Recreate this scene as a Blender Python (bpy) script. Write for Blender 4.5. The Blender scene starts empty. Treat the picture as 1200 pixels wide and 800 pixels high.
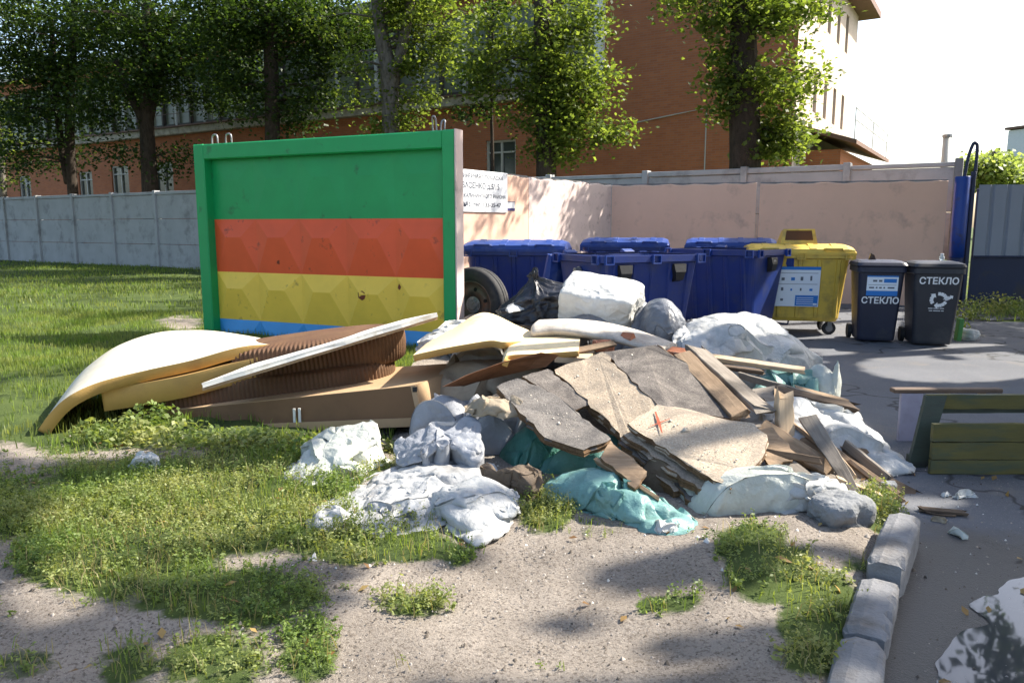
import bpy, bmesh, math, random
import numpy as np
from mathutils import Vector, Matrix

R = math.radians
sc = bpy.context.scene
col = sc.collection

# ------------------------------------------------------------------ camera
PITCH = 8.5
EYE = 1.5
FPX = 900.0            # focal length in pixels of a 1200 px wide picture
cam_d = bpy.data.cameras.new('camera')
cam_d.sensor_width = 36.0
cam_d.lens = 36.0 * FPX / 1200.0
cam_d.clip_start = 0.05
cam_d.clip_end = 2000
cam = bpy.data.objects.new('camera', cam_d)
col.objects.link(cam)
cam.location = (0, 0, EYE)
cam.rotation_euler = (R(90 - PITCH), 0, 0)
sc.camera = cam

# ------------------------------------------------------------------ sky, sun, exposure
SUN_AZ = R(18)         # measured from +X towards +Y
SUN_EL = R(43)
SUN = Vector((math.cos(SUN_EL) * math.cos(SUN_AZ), math.cos(SUN_EL) * math.sin(SUN_AZ), math.sin(SUN_EL)))
world = bpy.data.worlds.new('World')
sc.world = world
world.use_nodes = True
wn = world.node_tree
wn.nodes.clear()
wo = wn.nodes.new('ShaderNodeOutputWorld')
wb = wn.nodes.new('ShaderNodeBackground')
ws = wn.nodes.new('ShaderNodeTexSky')
ws.sky_type = 'NISHITA'
ws.sun_disc = False
ws.sun_elevation = SUN_EL
ws.sun_rotation = R(90) - SUN_AZ
ws.air_density = 1.0
ws.dust_density = 3.0
ws.ozone_density = 1.0
wb.inputs['Strength'].default_value = 0.145
wn.links.new(ws.outputs[0], wb.inputs[0])
wn.links.new(wb.outputs[0], wo.inputs[0])
sun_d = bpy.data.lights.new('sun', 'SUN')
sun_d.energy = 5.0
sun_d.angle = R(0.5)
sun_d.color = (1.0, 0.93, 0.82)
sun = bpy.data.objects.new('sun', sun_d)
col.objects.link(sun)
sun.rotation_euler = SUN.to_track_quat('Z', 'Y').to_euler()
sun.location = (20, 0, 20)
vs = sc.view_settings
vs.view_transform = 'Standard'
vs.look = 'None'
vs.exposure = 1.4
vs.gamma = 1.0
vs.use_curve_mapping = False
sc.render.engine = 'CYCLES'
sc.cycles.use_denoising = True
sc.cycles.max_bounces = 6
sc.cycles.diffuse_bounces = 3
sc.cycles.glossy_bounces = 3
sc.cycles.transmission_bounces = 4
sc.cycles.transparent_max_bounces = 4

# ------------------------------------------------------------------ projection helpers
CA, SA = math.cos(R(PITCH)), math.sin(R(PITCH))
def ray(px, py):
    u = (px - 600) / FPX; v = (400 - py) / FPX
    return Vector((u, CA + v * SA, -SA + v * CA))
def P(px, py, Y):
    d = ray(px, py); t = Y / d.y
    return Vector((d.x * t, Y, EYE + d.z * t))
def G(px, py, z=0.0):
    d = ray(px, py); t = (z - EYE) / d.z
    return Vector((d.x * t, d.y * t, z))
def project(p):                       # numpy (N,3) -> pixel coordinates of the photograph
    x, y, z = p[:, 0], p[:, 1], p[:, 2] - EYE
    f = y * CA - z * SA
    v = y * SA + z * CA
    f = np.where(f < 0.05, 0.05, f)
    return 600 + FPX * x / f, 400 - FPX * v / f

# ------------------------------------------------------------------ noise
def _h(ix, iy, iz, seed):
    n = (ix.astype(np.int64) * 73856093) ^ (iy.astype(np.int64) * 19349663) ^ (iz.astype(np.int64) * 83492791) ^ (seed * 2654435761 % 2147483647)
    n = (n ^ (n >> 13)) & 0x7fffffff
    n = (n * 1274126177 + 12345) & 0x7fffffff
    n = (n ^ (n >> 15)) * 668265263 & 0x7fffffff
    return (n & 0xffff) / 32767.5 - 1.0
def noise(p, seed=0):
    p = np.asarray(p, float)
    i = np.floor(p).astype(np.int64); f = p - i
    f = f * f * f * (f * (f * 6 - 15) + 10)
    x, y, z = i[:, 0], i[:, 1], i[:, 2]
    fx, fy, fz = f[:, 0], f[:, 1], f[:, 2]
    def c(a, b, d): return _h(x + a, y + b, z + d, seed)
    l = lambda a, b, t: a + (b - a) * t
    return l(l(l(c(0,0,0), c(1,0,0), fx), l(c(0,1,0), c(1,1,0), fx), fy),
             l(l(c(0,0,1), c(1,0,1), fx), l(c(0,1,1), c(1,1,1), fx), fy), fz)
def fbm(p, seed=0, o=4):
    s = 0; a = 1.0; q = np.asarray(p, float)
    for k in range(o):
        s = s + a * noise(q, seed + k * 17); a *= 0.5; q = q * 2.03
    return s
def warp(p, a, f, seed):
    return p + a * np.stack([noise(p * f, seed), noise(p * f, seed + 5), noise(p * f, seed + 9)], 1)
def ridged(p, seed=0):
    q = warp(p, 0.45, 0.8, seed + 31)
    return (1 - np.abs(noise(q, seed))) ** 1.7
def xyz(x, y, z=0):
    x = np.asarray(x, float)
    return np.stack([x, np.broadcast_to(y, x.shape), np.broadcast_to(z, x.shape)], 1)

# ------------------------------------------------------------------ mesh helpers
def mesh(name, v, f, smooth=False):
    me = bpy.data.meshes.new(name)
    if isinstance(f, np.ndarray):
        v = np.asarray(v, np.float32); k = f.shape[1]; m = len(f)
        me.vertices.add(len(v)); me.vertices.foreach_set('co', v.ravel())
        me.loops.add(m * k); me.loops.foreach_set('vertex_index', f.astype(np.int32).ravel())
        me.polygons.add(m)
        me.polygons.foreach_set('loop_start', np.arange(0, m * k, k, dtype=np.int32))
        me.polygons.foreach_set('loop_total', np.full(m, k, np.int32))
        me.update(calc_edges=True); me.validate()
    else:
        me.from_pydata([tuple(q) for q in v], [], f)
        bm = bmesh.new(); bm.from_mesh(me)
        bmesh.ops.recalc_face_normals(bm, faces=bm.faces)
        bm.to_mesh(me); bm.free()
    if smooth:
        me.polygons.foreach_set('use_smooth', np.ones(len(me.polygons), bool))
    return me
def ob(name, me, mat=None, parent=None, loc=None, rot=None):
    o = bpy.data.objects.new(name, me); col.objects.link(o)
    if mat is not None and not me.materials: me.materials.append(mat)
    if parent is not None: o.parent = parent
    if loc is not None: o.location = loc
    if rot is not None: o.rotation_euler = rot
    return o
def tag(o, label, cat, group=None):
    o['label'] = label; o['category'] = cat
    if group: o['group'] = group
    return o
def thing(name, label, cat, loc=(0, 0, 0), rz=0.0, group=None):
    o = bpy.data.objects.new(name, None); col.objects.link(o)
    o.empty_display_size = 0.2
    o.location = loc; o.rotation_euler = (0, 0, rz)
    return tag(o, label, cat, group)
def struct(o, kind='structure'):
    o['kind'] = kind; return o
def solo(name, v, f, mat, smooth=False):            # a mesh with its origin at its own base
    v = np.array([tuple(q) for q in v], float) if not isinstance(v, np.ndarray) else v
    c = np.array([v[:, 0].mean(), v[:, 1].mean(), v[:, 2].min()])
    me = mesh(name, v - c, f, smooth)
    return ob(name, me, mat, None, tuple(c))

class MB:
    def __init__(s): s.v = []; s.f = []
    def add(s, v, f):
        o = len(s.v); s.v += [tuple(q) for q in v]; s.f += [tuple(i + o for i in q) for q in f]; return s
    def box(s, a, b):
        x0, y0, z0 = a; x1, y1, z1 = b
        return s.add([(x0,y0,z0),(x1,y0,z0),(x1,y1,z0),(x0,y1,z0),(x0,y0,z1),(x1,y0,z1),(x1,y1,z1),(x0,y1,z1)],
                     [(0,3,2,1),(4,5,6,7),(0,1,5,4),(1,2,6,5),(2,3,7,6),(3,0,4,7)])
    def bbox(s, a, b, r=0.01):       # box with chamfered edges
        x0, y0, z0 = a; x1, y1, z1 = b
        bm = bmesh.new()
        bmesh.ops.create_cube(bm, size=1)
        for q in bm.verts:
            q.co = Vector(((x0+x1)/2 + q.co.x*(x1-x0), (y0+y1)/2 + q.co.y*(y1-y0), (z0+z1)/2 + q.co.z*(z1-z0)))
        bmesh.ops.bevel(bm, geom=list(bm.edges), offset=r, segments=1, affect='EDGES')
        bm.verts.index_update()
        s.add([q.co for q in bm.verts], [[w.index for w in f.verts] for f in bm.faces]); bm.free(); return s
    def loft(s, secs, cap0=True, cap1=True):
        n = len(secs[0]); v = [q for sec in secs for q in sec]; f = []
        for k in range(len(secs) - 1):
            for i in range(n):
                j = (i + 1) % n
                f.append((k*n+i, k*n+j, (k+1)*n+j, (k+1)*n+i))
        if cap0: f.append(tuple(range(n))[::-1])
        if cap1: f.append(tuple((len(secs)-1)*n + i for i in range(n)))
        return s.add(v, f)
    def tube(s, path, rad, n=8, cap=True):
        path = [Vector(p) for p in path]
        if not hasattr(rad, '__len__'): rad = [rad] * len(path)
        secs = []; ref = None
        for i, p in enumerate(path):
            d = (path[min(i+1, len(path)-1)] - path[max(i-1, 0)]).normalized()
            if ref is None:
                ref = Vector((0,0,1)) if abs(d.z) < .9 else Vector((1,0,0))
            u = ref - d * ref.dot(d); u.normalize(); ref = u
            w = d.cross(u)
            secs.append([p + (u*math.cos(a) + w*math.sin(a)) * rad[i] for a in [2*math.pi*k/n for k in range(n)]])
        return s.loft(secs, cap, cap)
    def lathe(s, prof, n=24, axis='y', c=(0,0,0)):     # prof: (radius, offset along axis), closed ring profile
        secs = []
        for k in range(n):
            a = 2*math.pi*k/n; ca, sa = math.cos(a), math.sin(a)
            if axis == 'y': secs.append([(c[0]+r*ca, c[1]+h, c[2]+r*sa) for r, h in prof])
            elif axis == 'x': secs.append([(c[0]+h, c[1]+r*ca, c[2]+r*sa) for r, h in prof])
            else: secs.append([(c[0]+r*ca, c[1]+r*sa, c[2]+h) for r, h in prof])
        m = len(prof); v = [q for t in secs for q in t]; f = []
        for k in range(n):
            k2 = (k+1) % n
            for i in range(m):
                j = (i+1) % m
                f.append((k*m+i, k*m+j, k2*m+j, k2*m+i))
        return s.add(v, f)
    def me(s, name, smooth=False): return mesh(name, s.v, s.f, smooth)
    def part(s, name, mat, parent=None, smooth=False): return ob(name, s.me(name, smooth), mat, parent)

def rrect(w, d, r, z, cx=0, cy=0, n=4):
    pts = []
    for (sx, sy, a0) in ((1,1,0), (-1,1,90), (-1,-1,180), (1,-1,270)):
        for k in range(n + 1):
            a = R(a0 + 90*k/n)
            pts.append((cx + sx*(w/2-r) + r*math.cos(a), cy + sy*(d/2-r) + r*math.sin(a), z))
    return pts
def cr(pts, n=8, closed=False):          # Catmull-Rom
    p = [Vector(q) for q in pts]; m = len(p); out = []
    rng = range(m if closed else m - 1)
    for i in rng:
        if closed: a, b, c, d = p[(i-1) % m], p[i], p[(i+1) % m], p[(i+2) % m]
        else: a, b, c, d = p[max(i-1,0)], p[i], p[i+1], p[min(i+2,m-1)]
        for k in range(n):
            t = k / n
            out.append(0.5*((2*b) + (c-a)*t + (2*a-5*b+4*c-d)*t*t + (3*b-a-3*c+d)*t**3))
    if not closed: out.append(p[-1])
    return out

# ------------------------------------------------------------------ materials
def _new(name):
    m = bpy.data.materials.new(name); m.use_nodes = True
    nt = m.node_tree; b = nt.nodes['Principled BSDF']
    return m, nt, b
def _noise(nt, scale, detail=6, rough=.6, vec=None, dist=0.0):
    n = nt.nodes.new('ShaderNodeTexNoise'); n.inputs['Scale'].default_value = scale
    n.inputs['Detail'].default_value = detail; n.inputs['Roughness'].default_value = rough
    n.inputs['Distortion'].default_value = dist
    if vec is not None: nt.links.new(vec, n.inputs['Vector'])
    return n.outputs['Fac']
def _ramp(nt, fac, stops):
    r = nt.nodes.new('ShaderNodeValToRGB'); e = r.color_ramp.elements
    while len(e) < len(stops): e.new(0.5)
    for q, (p, c) in zip(e, stops):
        q.position = p; q.color = (*c, 1) if len(c) == 3 else c
    nt.links.new(fac, r.inputs['Fac']); return r.outputs['Color']
def _mix(nt, fac, a, b, mode='MIX'):
    n = nt.nodes.new('ShaderNodeMix'); n.data_type = 'RGBA'; n.blend_type = mode
    for s, q in (('Factor', fac), ('A', a), ('B', b)):
        i = [x for x in n.inputs if x.name == s and (x.type == ('VALUE' if s == 'Factor' else 'RGBA'))][0]
        if hasattr(q, 'is_linked'): nt.links.new(q, i)
        elif s == 'Factor': i.default_value = q
        else: i.default_value = (*q, 1)
    return [x for x in n.outputs if x.type == 'RGBA'][0]
def _coord(nt, kind='Object', scale=None):
    t = nt.nodes.new('ShaderNodeTexCoord'); o = t.outputs[kind]
    if scale:
        m = nt.nodes.new('ShaderNodeMapping'); m.inputs['Scale'].default_value = scale
        nt.links.new(o, m.inputs['Vector']); o = m.outputs['Vector']
    return o
def _bump(nt, b, h, strength=.3, dist=.02):
    n = nt.nodes.new('ShaderNodeBump'); n.inputs['Strength'].default_value = strength; n.inputs['Distance'].default_value = dist
    nt.links.new(h, n.inputs['Height']); nt.links.new(n.outputs['Normal'], b.inputs['Normal'])
def shade(c, k): return tuple(min(1, x*k) for x in c)
def M(name, c, rough=.7, var=.25, scale=4, dirt=None, dirt_amt=.5, dirt_scale=2.0, bump=.25, bscale=40, bdist=.01,
      spec=.4, stretch=None, metal=0.0, sheen=0):
    m, nt, b = _new(name)
    vec = _coord(nt, 'Object', stretch)
    f = _noise(nt, scale, vec=vec)
    colr = _ramp(nt, f, [(.25, shade(c, 1-var)), (.75, shade(c, 1+var))])
    if dirt:
        d = _noise(nt, dirt_scale, 8, .65, vec)
        dm = _ramp(nt, d, [(.62-.35*dirt_amt, (0,0,0)), (.72, (1,1,1))])
        colr = _mix(nt, dm, colr, dirt)
    nt.links.new(colr, b.inputs['Base Color'])
    b.inputs['Roughness'].default_value = rough
    b.inputs['Specular IOR Level'].default_value = spec
    b.inputs['Metallic'].default_value = metal
    if bump: _bump(nt, b, _noise(nt, bscale, 6, .6, vec), bump, bdist)
    return m
def leafmat(name, c1, c2, tr=.45, patch=None):
    m, nt, b = _new(name)
    g = nt.nodes.new('ShaderNodeNewGeometry')
    cc = _ramp(nt, g.outputs['Random Per Island'], [(0, c1), (1, c2)])
    if patch: cc = _mix(nt, _ramp(nt, _noise(nt, 1.7, 5, .6, _coord(nt, 'Object')), [(.42, (0,0,0)), (.62, (.85,.85,.85))]), cc, patch)
    nt.links.new(cc, b.inputs['Base Color']); b.inputs['Roughness'].default_value = .5
    b.inputs['Specular IOR Level'].default_value = .3
    t = nt.nodes.new('ShaderNodeBsdfTranslucent')
    br = _mix(nt, 1.0, cc, (1.9, 1.8, .9), 'MULTIPLY')
    nt.links.new(br, t.inputs['Color'])
    mx = nt.nodes.new('ShaderNodeMixShader'); mx.inputs[0].default_value = tr
    out = nt.nodes['Material Output']
    nt.links.new(b.outputs[0], mx.inputs[1]); nt.links.new(t.outputs[0], mx.inputs[2]); nt.links.new(mx.outputs[0], out.inputs[0])
    return m
def flat(name, c, rough=.6, spec=.3):
    m, nt, b = _new(name); b.inputs['Base Color'].default_value = (*c, 1); b.inputs['Roughness'].default_value = rough
    b.inputs['Specular IOR Level'].default_value = spec
    return m
def clothmat(name, c, dirt=(.22, .18, .14), amt=.35, rough=.45, tr=.2):
    m, nt, b = _new(name)
    vec = _coord(nt, 'Object')
    f = _noise(nt, 5, 5, .6, vec)
    cc = _ramp(nt, f, [(.3, shade(c, .8)), (.7, shade(c, 1.08))])
    d = _noise(nt, 3.2, 9, .7, vec, .6)
    dm = _ramp(nt, d, [(.66-.3*amt, (0,0,0)), (.82-.2*amt, (.8,.8,.8))])
    cc = _mix(nt, dm, cc, dirt)
    nt.links.new(cc, b.inputs['Base Color']); b.inputs['Roughness'].default_value = rough
    b.inputs['Specular IOR Level'].default_value = .5
    rg = nt.nodes.new('ShaderNodeTexNoise'); rg.noise_type = 'RIDGED_MULTIFRACTAL'; rg.inputs['Scale'].default_value = 7
    rg.inputs['Detail'].default_value = 4; rg.inputs['Roughness'].default_value = .55; rg.inputs['Distortion'].default_value = .9
    nt.links.new(vec, rg.inputs['Vector'])
    w2 = _noise(nt, 60, 3, .5, vec, .5)
    a = nt.nodes.new('ShaderNodeMath'); a.operation = 'MULTIPLY_ADD'
    nt.links.new(w2, a.inputs[0]); a.inputs[1].default_value = .25; nt.links.new(rg.outputs['Fac'], a.inputs[2])
    _bump(nt, b, a.outputs[0], .9, .022)
    t = nt.nodes.new('ShaderNodeBsdfTranslucent'); nt.links.new(cc, t.inputs['Color'])
    mx = nt.nodes.new('ShaderNodeMixShader'); mx.inputs[0].default_value = tr
    out = nt.nodes['Material Output']
    nt.links.new(b.outputs[0], mx.inputs[1]); nt.links.new(t.outputs[0], mx.inputs[2]); nt.links.new(mx.outputs[0], out.inputs[0])
    return m
def woodmat(name, c, c2, stretch=(1, 14, 14), stain=None):
    m, nt, b = _new(name)
    vec = _coord(nt, 'Object', stretch)
    f = _noise(nt, 3, 8, .65, vec, .4)
    cc = _ramp(nt, f, [(.3, c2), (.7, c)])
    if stain:
        d = _noise(nt, 2.5, 6, .6, _coord(nt, 'Object'))
        cc = _mix(nt, _ramp(nt, d, [(.5, (0,0,0)), (.68, (1,1,1))]), cc, stain)
    nt.links.new(cc, b.inputs['Base Color']); b.inputs['Roughness'].default_value = .8
    b.inputs['Specular IOR Level'].default_value = .25
    _bump(nt, b, f, .5, .008)
    return m
def chipmat(name, c, c2, stain, amt):
    m, nt, b = _new(name)
    vec = _coord(nt, 'Object')
    f = _noise(nt, 90, 3, .7, vec)
    cc = _ramp(nt, f, [(.35, c2), (.65, c)])
    d = _noise(nt, 3.0, 9, .68, vec, .8)
    cc = _mix(nt, _ramp(nt, d, [(.6-.3*amt, (0,0,0)), (.8-.2*amt, (.85,.85,.85))]), cc, stain)
    s = _noise(nt, 160, 2, .5, vec)
    cc = _mix(nt, _ramp(nt, s, [(.68, (0,0,0)), (.72, (.7,.7,.7))]), cc, (.04,.035,.03))
    nt.links.new(cc, b.inputs['Base Color']); b.inputs['Roughness'].default_value = .9
    b.inputs['Specular IOR Level'].default_value = .15
    _bump(nt, b, _noise(nt, 60, 8, .75, vec), .7, .012)
    return m
# ------------------------------------------------------------------ small cloth solver for sacks
def _vn(X):
    a = np.roll(X, -1, 0) - np.roll(X, 1, 0)
    b = np.empty_like(X); b[:, 1:-1] = X[:, 2:] - X[:, :-2]; b[:, 0] = X[:, 1]-X[:, 0]; b[:, -1] = X[:, -1]-X[:, -2]
    n = np.cross(a, b); l = np.linalg.norm(n, axis=2, keepdims=True)
    return n/(l+1e-9)
def cloth_sack(lx, ly, lz, crush=1.25, fill=.5, seed=0, nx=24, ny=None, steps=110, iters=7, bend=.12, pinch=0, outline=None, dome=2.5, conform=False):
    """a sewn two-sided sack, slack by `crush`, settled on a floor inside lx * ly; returns verts and quads"""
    r = np.random.default_rng(seed)
    ny = ny or max(12, int(nx*ly/lx)); U = 2*nx
    hx, hy = lx/nx*crush, ly/ny*crush
    u = np.arange(U); xs = np.where(u < nx, u + .5, U - u - .5)/nx - .5
    X = np.zeros((U, ny+1, 3))
    X[:, :, 0] = xs[:, None]*lx; X[:, :, 1] = (np.arange(ny+1)/ny - .5)[None]*ly
    s = np.where(u < nx, 1.0, 0.0)
    g = xyz(X[..., 0].ravel(), X[..., 1].ravel(), seed)
    w = (noise(g*np.array([5/lx, 5/ly, 1]), seed)+.6*noise(g*np.array([11/lx, 11/ly, 1]), seed+1)).reshape(U, ny+1)
    X[:, :, 2] = .02 + s[:, None]*(lz*.6) + s[:, None]*w*lz*.25
    X += r.normal(size=X.shape)*.002
    Pv = X.copy()
    V0 = lx*ly*lz*fill
    tb = np.linspace(-math.pi, math.pi, 181)
    if outline is None:                # rounded rectangle with an uneven edge
        ca, sa = np.abs(np.cos(tb))/(lx/2), np.abs(np.sin(tb))/(ly/2)
        rad = (ca**5 + sa**5)**(-.2)
        rad = rad*(1 + .07*noise(np.stack([np.cos(tb)*2.2, np.sin(tb)*2.2, tb*0+seed], 1), seed+3))
    else:                              # star-shaped outline given as points
        oa = np.arctan2(outline[:, 1], outline[:, 0]); orr = np.hypot(outline[:, 0], outline[:, 1]); o_ = np.argsort(oa)
        rad = np.interp(tb, np.concatenate([oa[o_]-2*math.pi, oa[o_], oa[o_]+2*math.pi]), np.tile(orr[o_], 3))
    def confine(X, soft):
        q = X[..., :2]; rr = np.hypot(q[..., 0], q[..., 1]); th = np.arctan2(q[..., 1], q[..., 0])
        Rm = np.interp(th, tb, rad); k = np.where(rr > Rm, Rm/(rr+1e-9), 1.0)
        X[..., 0] *= 1-(1-k)*soft; X[..., 1] *= 1-(1-k)*soft
        rho = np.clip(rr/(Rm+1e-9), 0, 1)
        zt = lz*(np.clip(1-rho**dome, 0, 1)**.55*.93 + .07)*(1+.35*lump)
        X[..., 2] = np.where(X[..., 2] > zt, zt + (X[..., 2]-zt)*(1-soft), X[..., 2])
    lump = noise(g*np.array([3.2/lx, 3.2/ly, 1]), seed+11).reshape(U, ny+1)
    def solve(A, B, rest, k):
        d = B - A; L = np.linalg.norm(d, axis=2, keepdims=True)
        c = d*(.5*k*(L-rest)/(L+1e-9)); return c
    if outline is not None and conform:            # start from the outline itself
        S = X[..., 0]/(lx/2); T = X[..., 1]/(ly/2)
        dx, dy = S*np.sqrt(1-T*T/2), T*np.sqrt(1-S*S/2)
        k = np.interp(np.arctan2(dy*ly, dx*lx), tb, rad)/(np.hypot(np.cos(np.arctan2(dy*ly, dx*lx))*1.0, np.sin(np.arctan2(dy*ly, dx*lx)))+1e-9)
        rr = np.clip(np.hypot(dx, dy), 0, 1); th = np.arctan2(dy*ly, dx*lx)
        X[..., 0] = k*rr*np.cos(th); X[..., 1] = k*rr*np.sin(th); Pv = X.copy()
    diag = math.hypot(hx, hy); q = X[..., :2]; mixw = .5 if conform else 0.0
    RX = hx*(1-mixw) + mixw*crush*np.linalg.norm(np.roll(q, -1, 0)-q, axis=2, keepdims=True)
    RY = hy*(1-mixw) + mixw*crush*np.linalg.norm(q[:, 1:]-q[:, :-1], axis=2, keepdims=True)
    RD = diag*(1-mixw) + mixw*crush*np.linalg.norm(np.roll(q, -1, 0)[:, 1:]-q[:, :-1], axis=2, keepdims=True)
    for st in range(steps):
        n = _vn(X)
        top = X[:nx]; bot = X[nx:][::-1]
        vol = np.mean(top[..., 2]-bot[..., 2])*lx*ly
        p = 14.0*max(0, V0-vol)/V0
        sgn = np.sign(np.mean(n[:nx, :, 2])) or 1
        acc = n*sgn*p; acc[..., 2] -= 6.0
        new = X + (X-Pv)*.90 + acc*.0006
        Pv = X; X = new.copy()
        for it in range(iters):
            for par in (0, 1):            # round the sack
                ia = (np.arange(par, U, 2)); ib = (ia+1) % U
                c = solve(X[ia], X[ib], RX[ia], .9); X[ia] += c; X[ib] -= c
            for par in (0, 1):            # along the sack
                ja = np.arange(par, ny, 2); jb = ja+1
                c = solve(X[:, ja], X[:, jb], RY[:, ja], .9); X[:, ja] += c; X[:, jb] -= c
            if it % 2 == 0:
                for par in (0, 1):
                    ja = np.arange(par, ny, 2); jb = ja+1
                    Xr = np.roll(X, -1, 0)
                    c = solve(X[:, ja], Xr[:, jb], RD[:, ja], .35); X[:, ja] += c; Xr = np.zeros_like(X); Xr[:, jb] = c; X -= np.roll(Xr, 1, 0)
                for k in range(4):        # bending
                    ia = np.arange(k, U, 4); ib = (ia+2) % U
                    c = solve(X[ia], X[ib], RX[ia]+RX[(ia+1) % U], bend); X[ia] += c; X[ib] -= c
                    ja = np.arange(k, ny-1, 4); jb = ja+2
                    c = solve(X[:, ja], X[:, jb], RY[:, ja]+RY[:, ja+1], bend); X[:, ja] += c; X[:, jb] -= c
            for e in (0, ny):             # sewn ends
                m = (X[:nx, e] + X[nx:, e][::-1])/2; X[:nx, e] = m; X[nx:, e] = m[::-1]
            if pinch:                     # tied neck at one end
                c0 = X[:, ny-pinch].mean(0); X[:, ny-pinch] = c0 + (X[:, ny-pinch]-c0)*.55
            confine(X, .5)
            m = X[..., 2] < 0; X[..., 2][m] = 0
            t_, b_ = X[:nx], X[nx:][::-1]
            bad = t_[..., 2] < b_[..., 2] + .004
            t_[..., 2][bad] = b_[..., 2][bad] + .004
        m = X[..., 2] < .002
        X[..., :2][m] = Pv[..., :2][m]*.7 + X[..., :2][m]*.3
    for a_ in (0, 1):                  # fill the wanted outline and height
        q = X[..., a_]; hi_, lo_ = q.max(), q.min()
        th_, tl_ = ((lx, ly)[a_]/2, -(lx, ly)[a_]/2) if outline is None else (outline[:, a_].max(), outline[:, a_].min())
        X[..., a_] = np.where(q > 0, q*min(1.6, th_/hi_), q*min(1.6, tl_/lo_))
    X[..., 2] *= min(2.5, lz/max(1e-6, np.percentile(X[..., 2], 98)))
    X[..., 2] = np.where(X[..., 2] > lz, lz + .12*lz*np.tanh((X[..., 2]-lz)/(.3*lz)), X[..., 2])
    idx = np.arange(U*(ny+1)).reshape(U, ny+1); nxt = np.roll(idx, -1, 0)
    f = np.stack([idx[:, :-1].ravel(), nxt[:, :-1].ravel(), nxt[:, 1:].ravel(), idx[:, 1:].ravel()], 1)
    return X.reshape(-1, 3), f
_wt = {}
def smooth_obj(o, lv=2, amp=.008, size=.10):
    m = o.modifiers.new('smooth', 'SUBSURF'); m.levels = lv; m.render_levels = lv
    if amp:
        if size not in _wt:
            t = bpy.data.textures.new('creases', 'MUSGRAVE'); t.musgrave_type = 'RIDGED_MULTIFRACTAL'; t.noise_scale = size
            t.octaves = 3; t.lacunarity = 2.1; t.dimension_max = 1.0; t.offset = .9; t.gain = 1.4; t.noise_intensity = .7; _wt[size] = t
        d = o.modifiers.new('creases', 'DISPLACE'); d.texture = _wt[size]; d.strength = amp; d.mid_level = .55; d.texture_coords = 'LOCAL'
    return o
# ================================================================== SETTING
def ell(px, py, L):
    s = np.zeros_like(px)
    for (cx, cy, rx, ry, d) in L:
        q = ((px-cx)/rx)**2 + ((py-cy)/ry)**2
        s = np.maximum(s, d * np.clip(1.45 - q, 0, 1)**1.3)
    return s
# where low weeds grow on the trampled soil (spots taken from the photograph, fixed to the ground)
WEEDS = [(-140,590,210,80,.9),(-120,720,130,60,.6),(30,560,70,40,.55),(190,610,230,50,1),(130,655,140,55,1),(330,560,150,42,1),(480,590,110,35,.95),(440,640,120,24,.9),(485,705,60,20,.7),
         (250,775,70,45,.8),(360,760,38,45,.8),(150,775,40,35,.75),(30,775,45,25,.6),(880,655,45,30,.95),(905,690,60,40,1),
         (960,735,55,60,1),(950,790,40,25,.9),(780,717,55,16,.75),(700,695,30,10,.5),(1010,676,30,10,.7),(1035,606,45,28,1),
         (640,598,38,28,.9),(1085,665,28,10,.6),(480,777,16,9,.6),(640,787,36,10,.4),(190,560,150,25,.95),(260,700,140,40,.8),
         (100,560,110,30,.5),(540,650,30,18,.7),(700,620,40,14,.35),(830,640,25,10,.3),(1060,615,30,14,.6)]
BARE = [(10,535,50,26,.9),(20,680,70,45,1),(190,740,90,26,.7),(620,700,210,70,1),(560,770,120,40,1),(780,770,110,40,1),(210,378,35,12,.9),
        (330,345,70,7,.6),(60,335,60,4,.5)]
ASPH = [(-1.5,-4),(0.15,0.6),(0.79,1.75),(1.19,2.36),(1.55,2.95),(1.96,3.74),(2.28,4.4),(2.0,5.3),(0.9,6.3),(-0.1,7.2),(-0.5,8.4),(-0.9,9.4),
        (-1.9,10.9),(2.2,16.7),(8.3,14.8),(8.6,12.6),(10.5,11.6),(45,6),(45,-14),(10,-14)]
ASPH = [(p.x, p.y) for p in cr([(x, y, 0) for x, y in ASPH], 3, True)]
def inpoly(x, y, poly):
    r = np.zeros(x.shape, bool); n = len(poly)
    for i in range(n):
        x0, y0 = poly[i]; x1, y1 = poly[(i+1) % n]
        c = ((y0 > y) != (y1 > y)) & (x < (x1-x0)*(y-y0)/((y1-y0) or 1e-9) + x0)
        r ^= c
    return r
def polydist(x, y, poly):
    d = np.full(x.shape, 1e9); n = len(poly)
    for i in range(n):
        ax, ay = poly[i]; bx, by = poly[(i+1) % n]
        t = np.clip(((x-ax)*(bx-ax)+(y-ay)*(by-ay))/((bx-ax)**2+(by-ay)**2), 0, 1)
        d = np.minimum(d, np.hypot(x-ax-t*(bx-ax), y-ay-t*(by-ay)))
    return d
def gh(x, y):
    x = np.atleast_1d(np.asarray(x, float)); y = np.atleast_1d(np.asarray(y, float))
    p = xyz(x, y)
    near = np.clip(1.6 - np.hypot(x, y-4)/12, 0, 1)
    b = 0.035*noise(p*0.9, 3) + near*(0.012*noise(p*5, 4) + 0.006*noise(p*14, 5))
    d = polydist(x, y, ASPH)
    ins = inpoly(x, y, ASPH)
    k = np.clip(d/.16, 0, 1); k = k*k*(3-2*k)
    soil = k*(b*np.clip(d/.5, .15, 1) + .012 + 0.045*np.exp(-(d/0.9)**2)*(y < 4.6))
    return np.where(ins, -np.clip(d, 0, .4)*.15, soil)
COVER = [[(338,555),(360,528),(400,515),(455,520),(455,545),(420,557),(386,568)], [(405,592),(440,560),(500,545),(575,545),(612,575),(600,606),(562,630),(505,610),(445,612)], [(640,585),(700,575),(760,590),(800,625),(760,628),(700,602)]]
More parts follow.
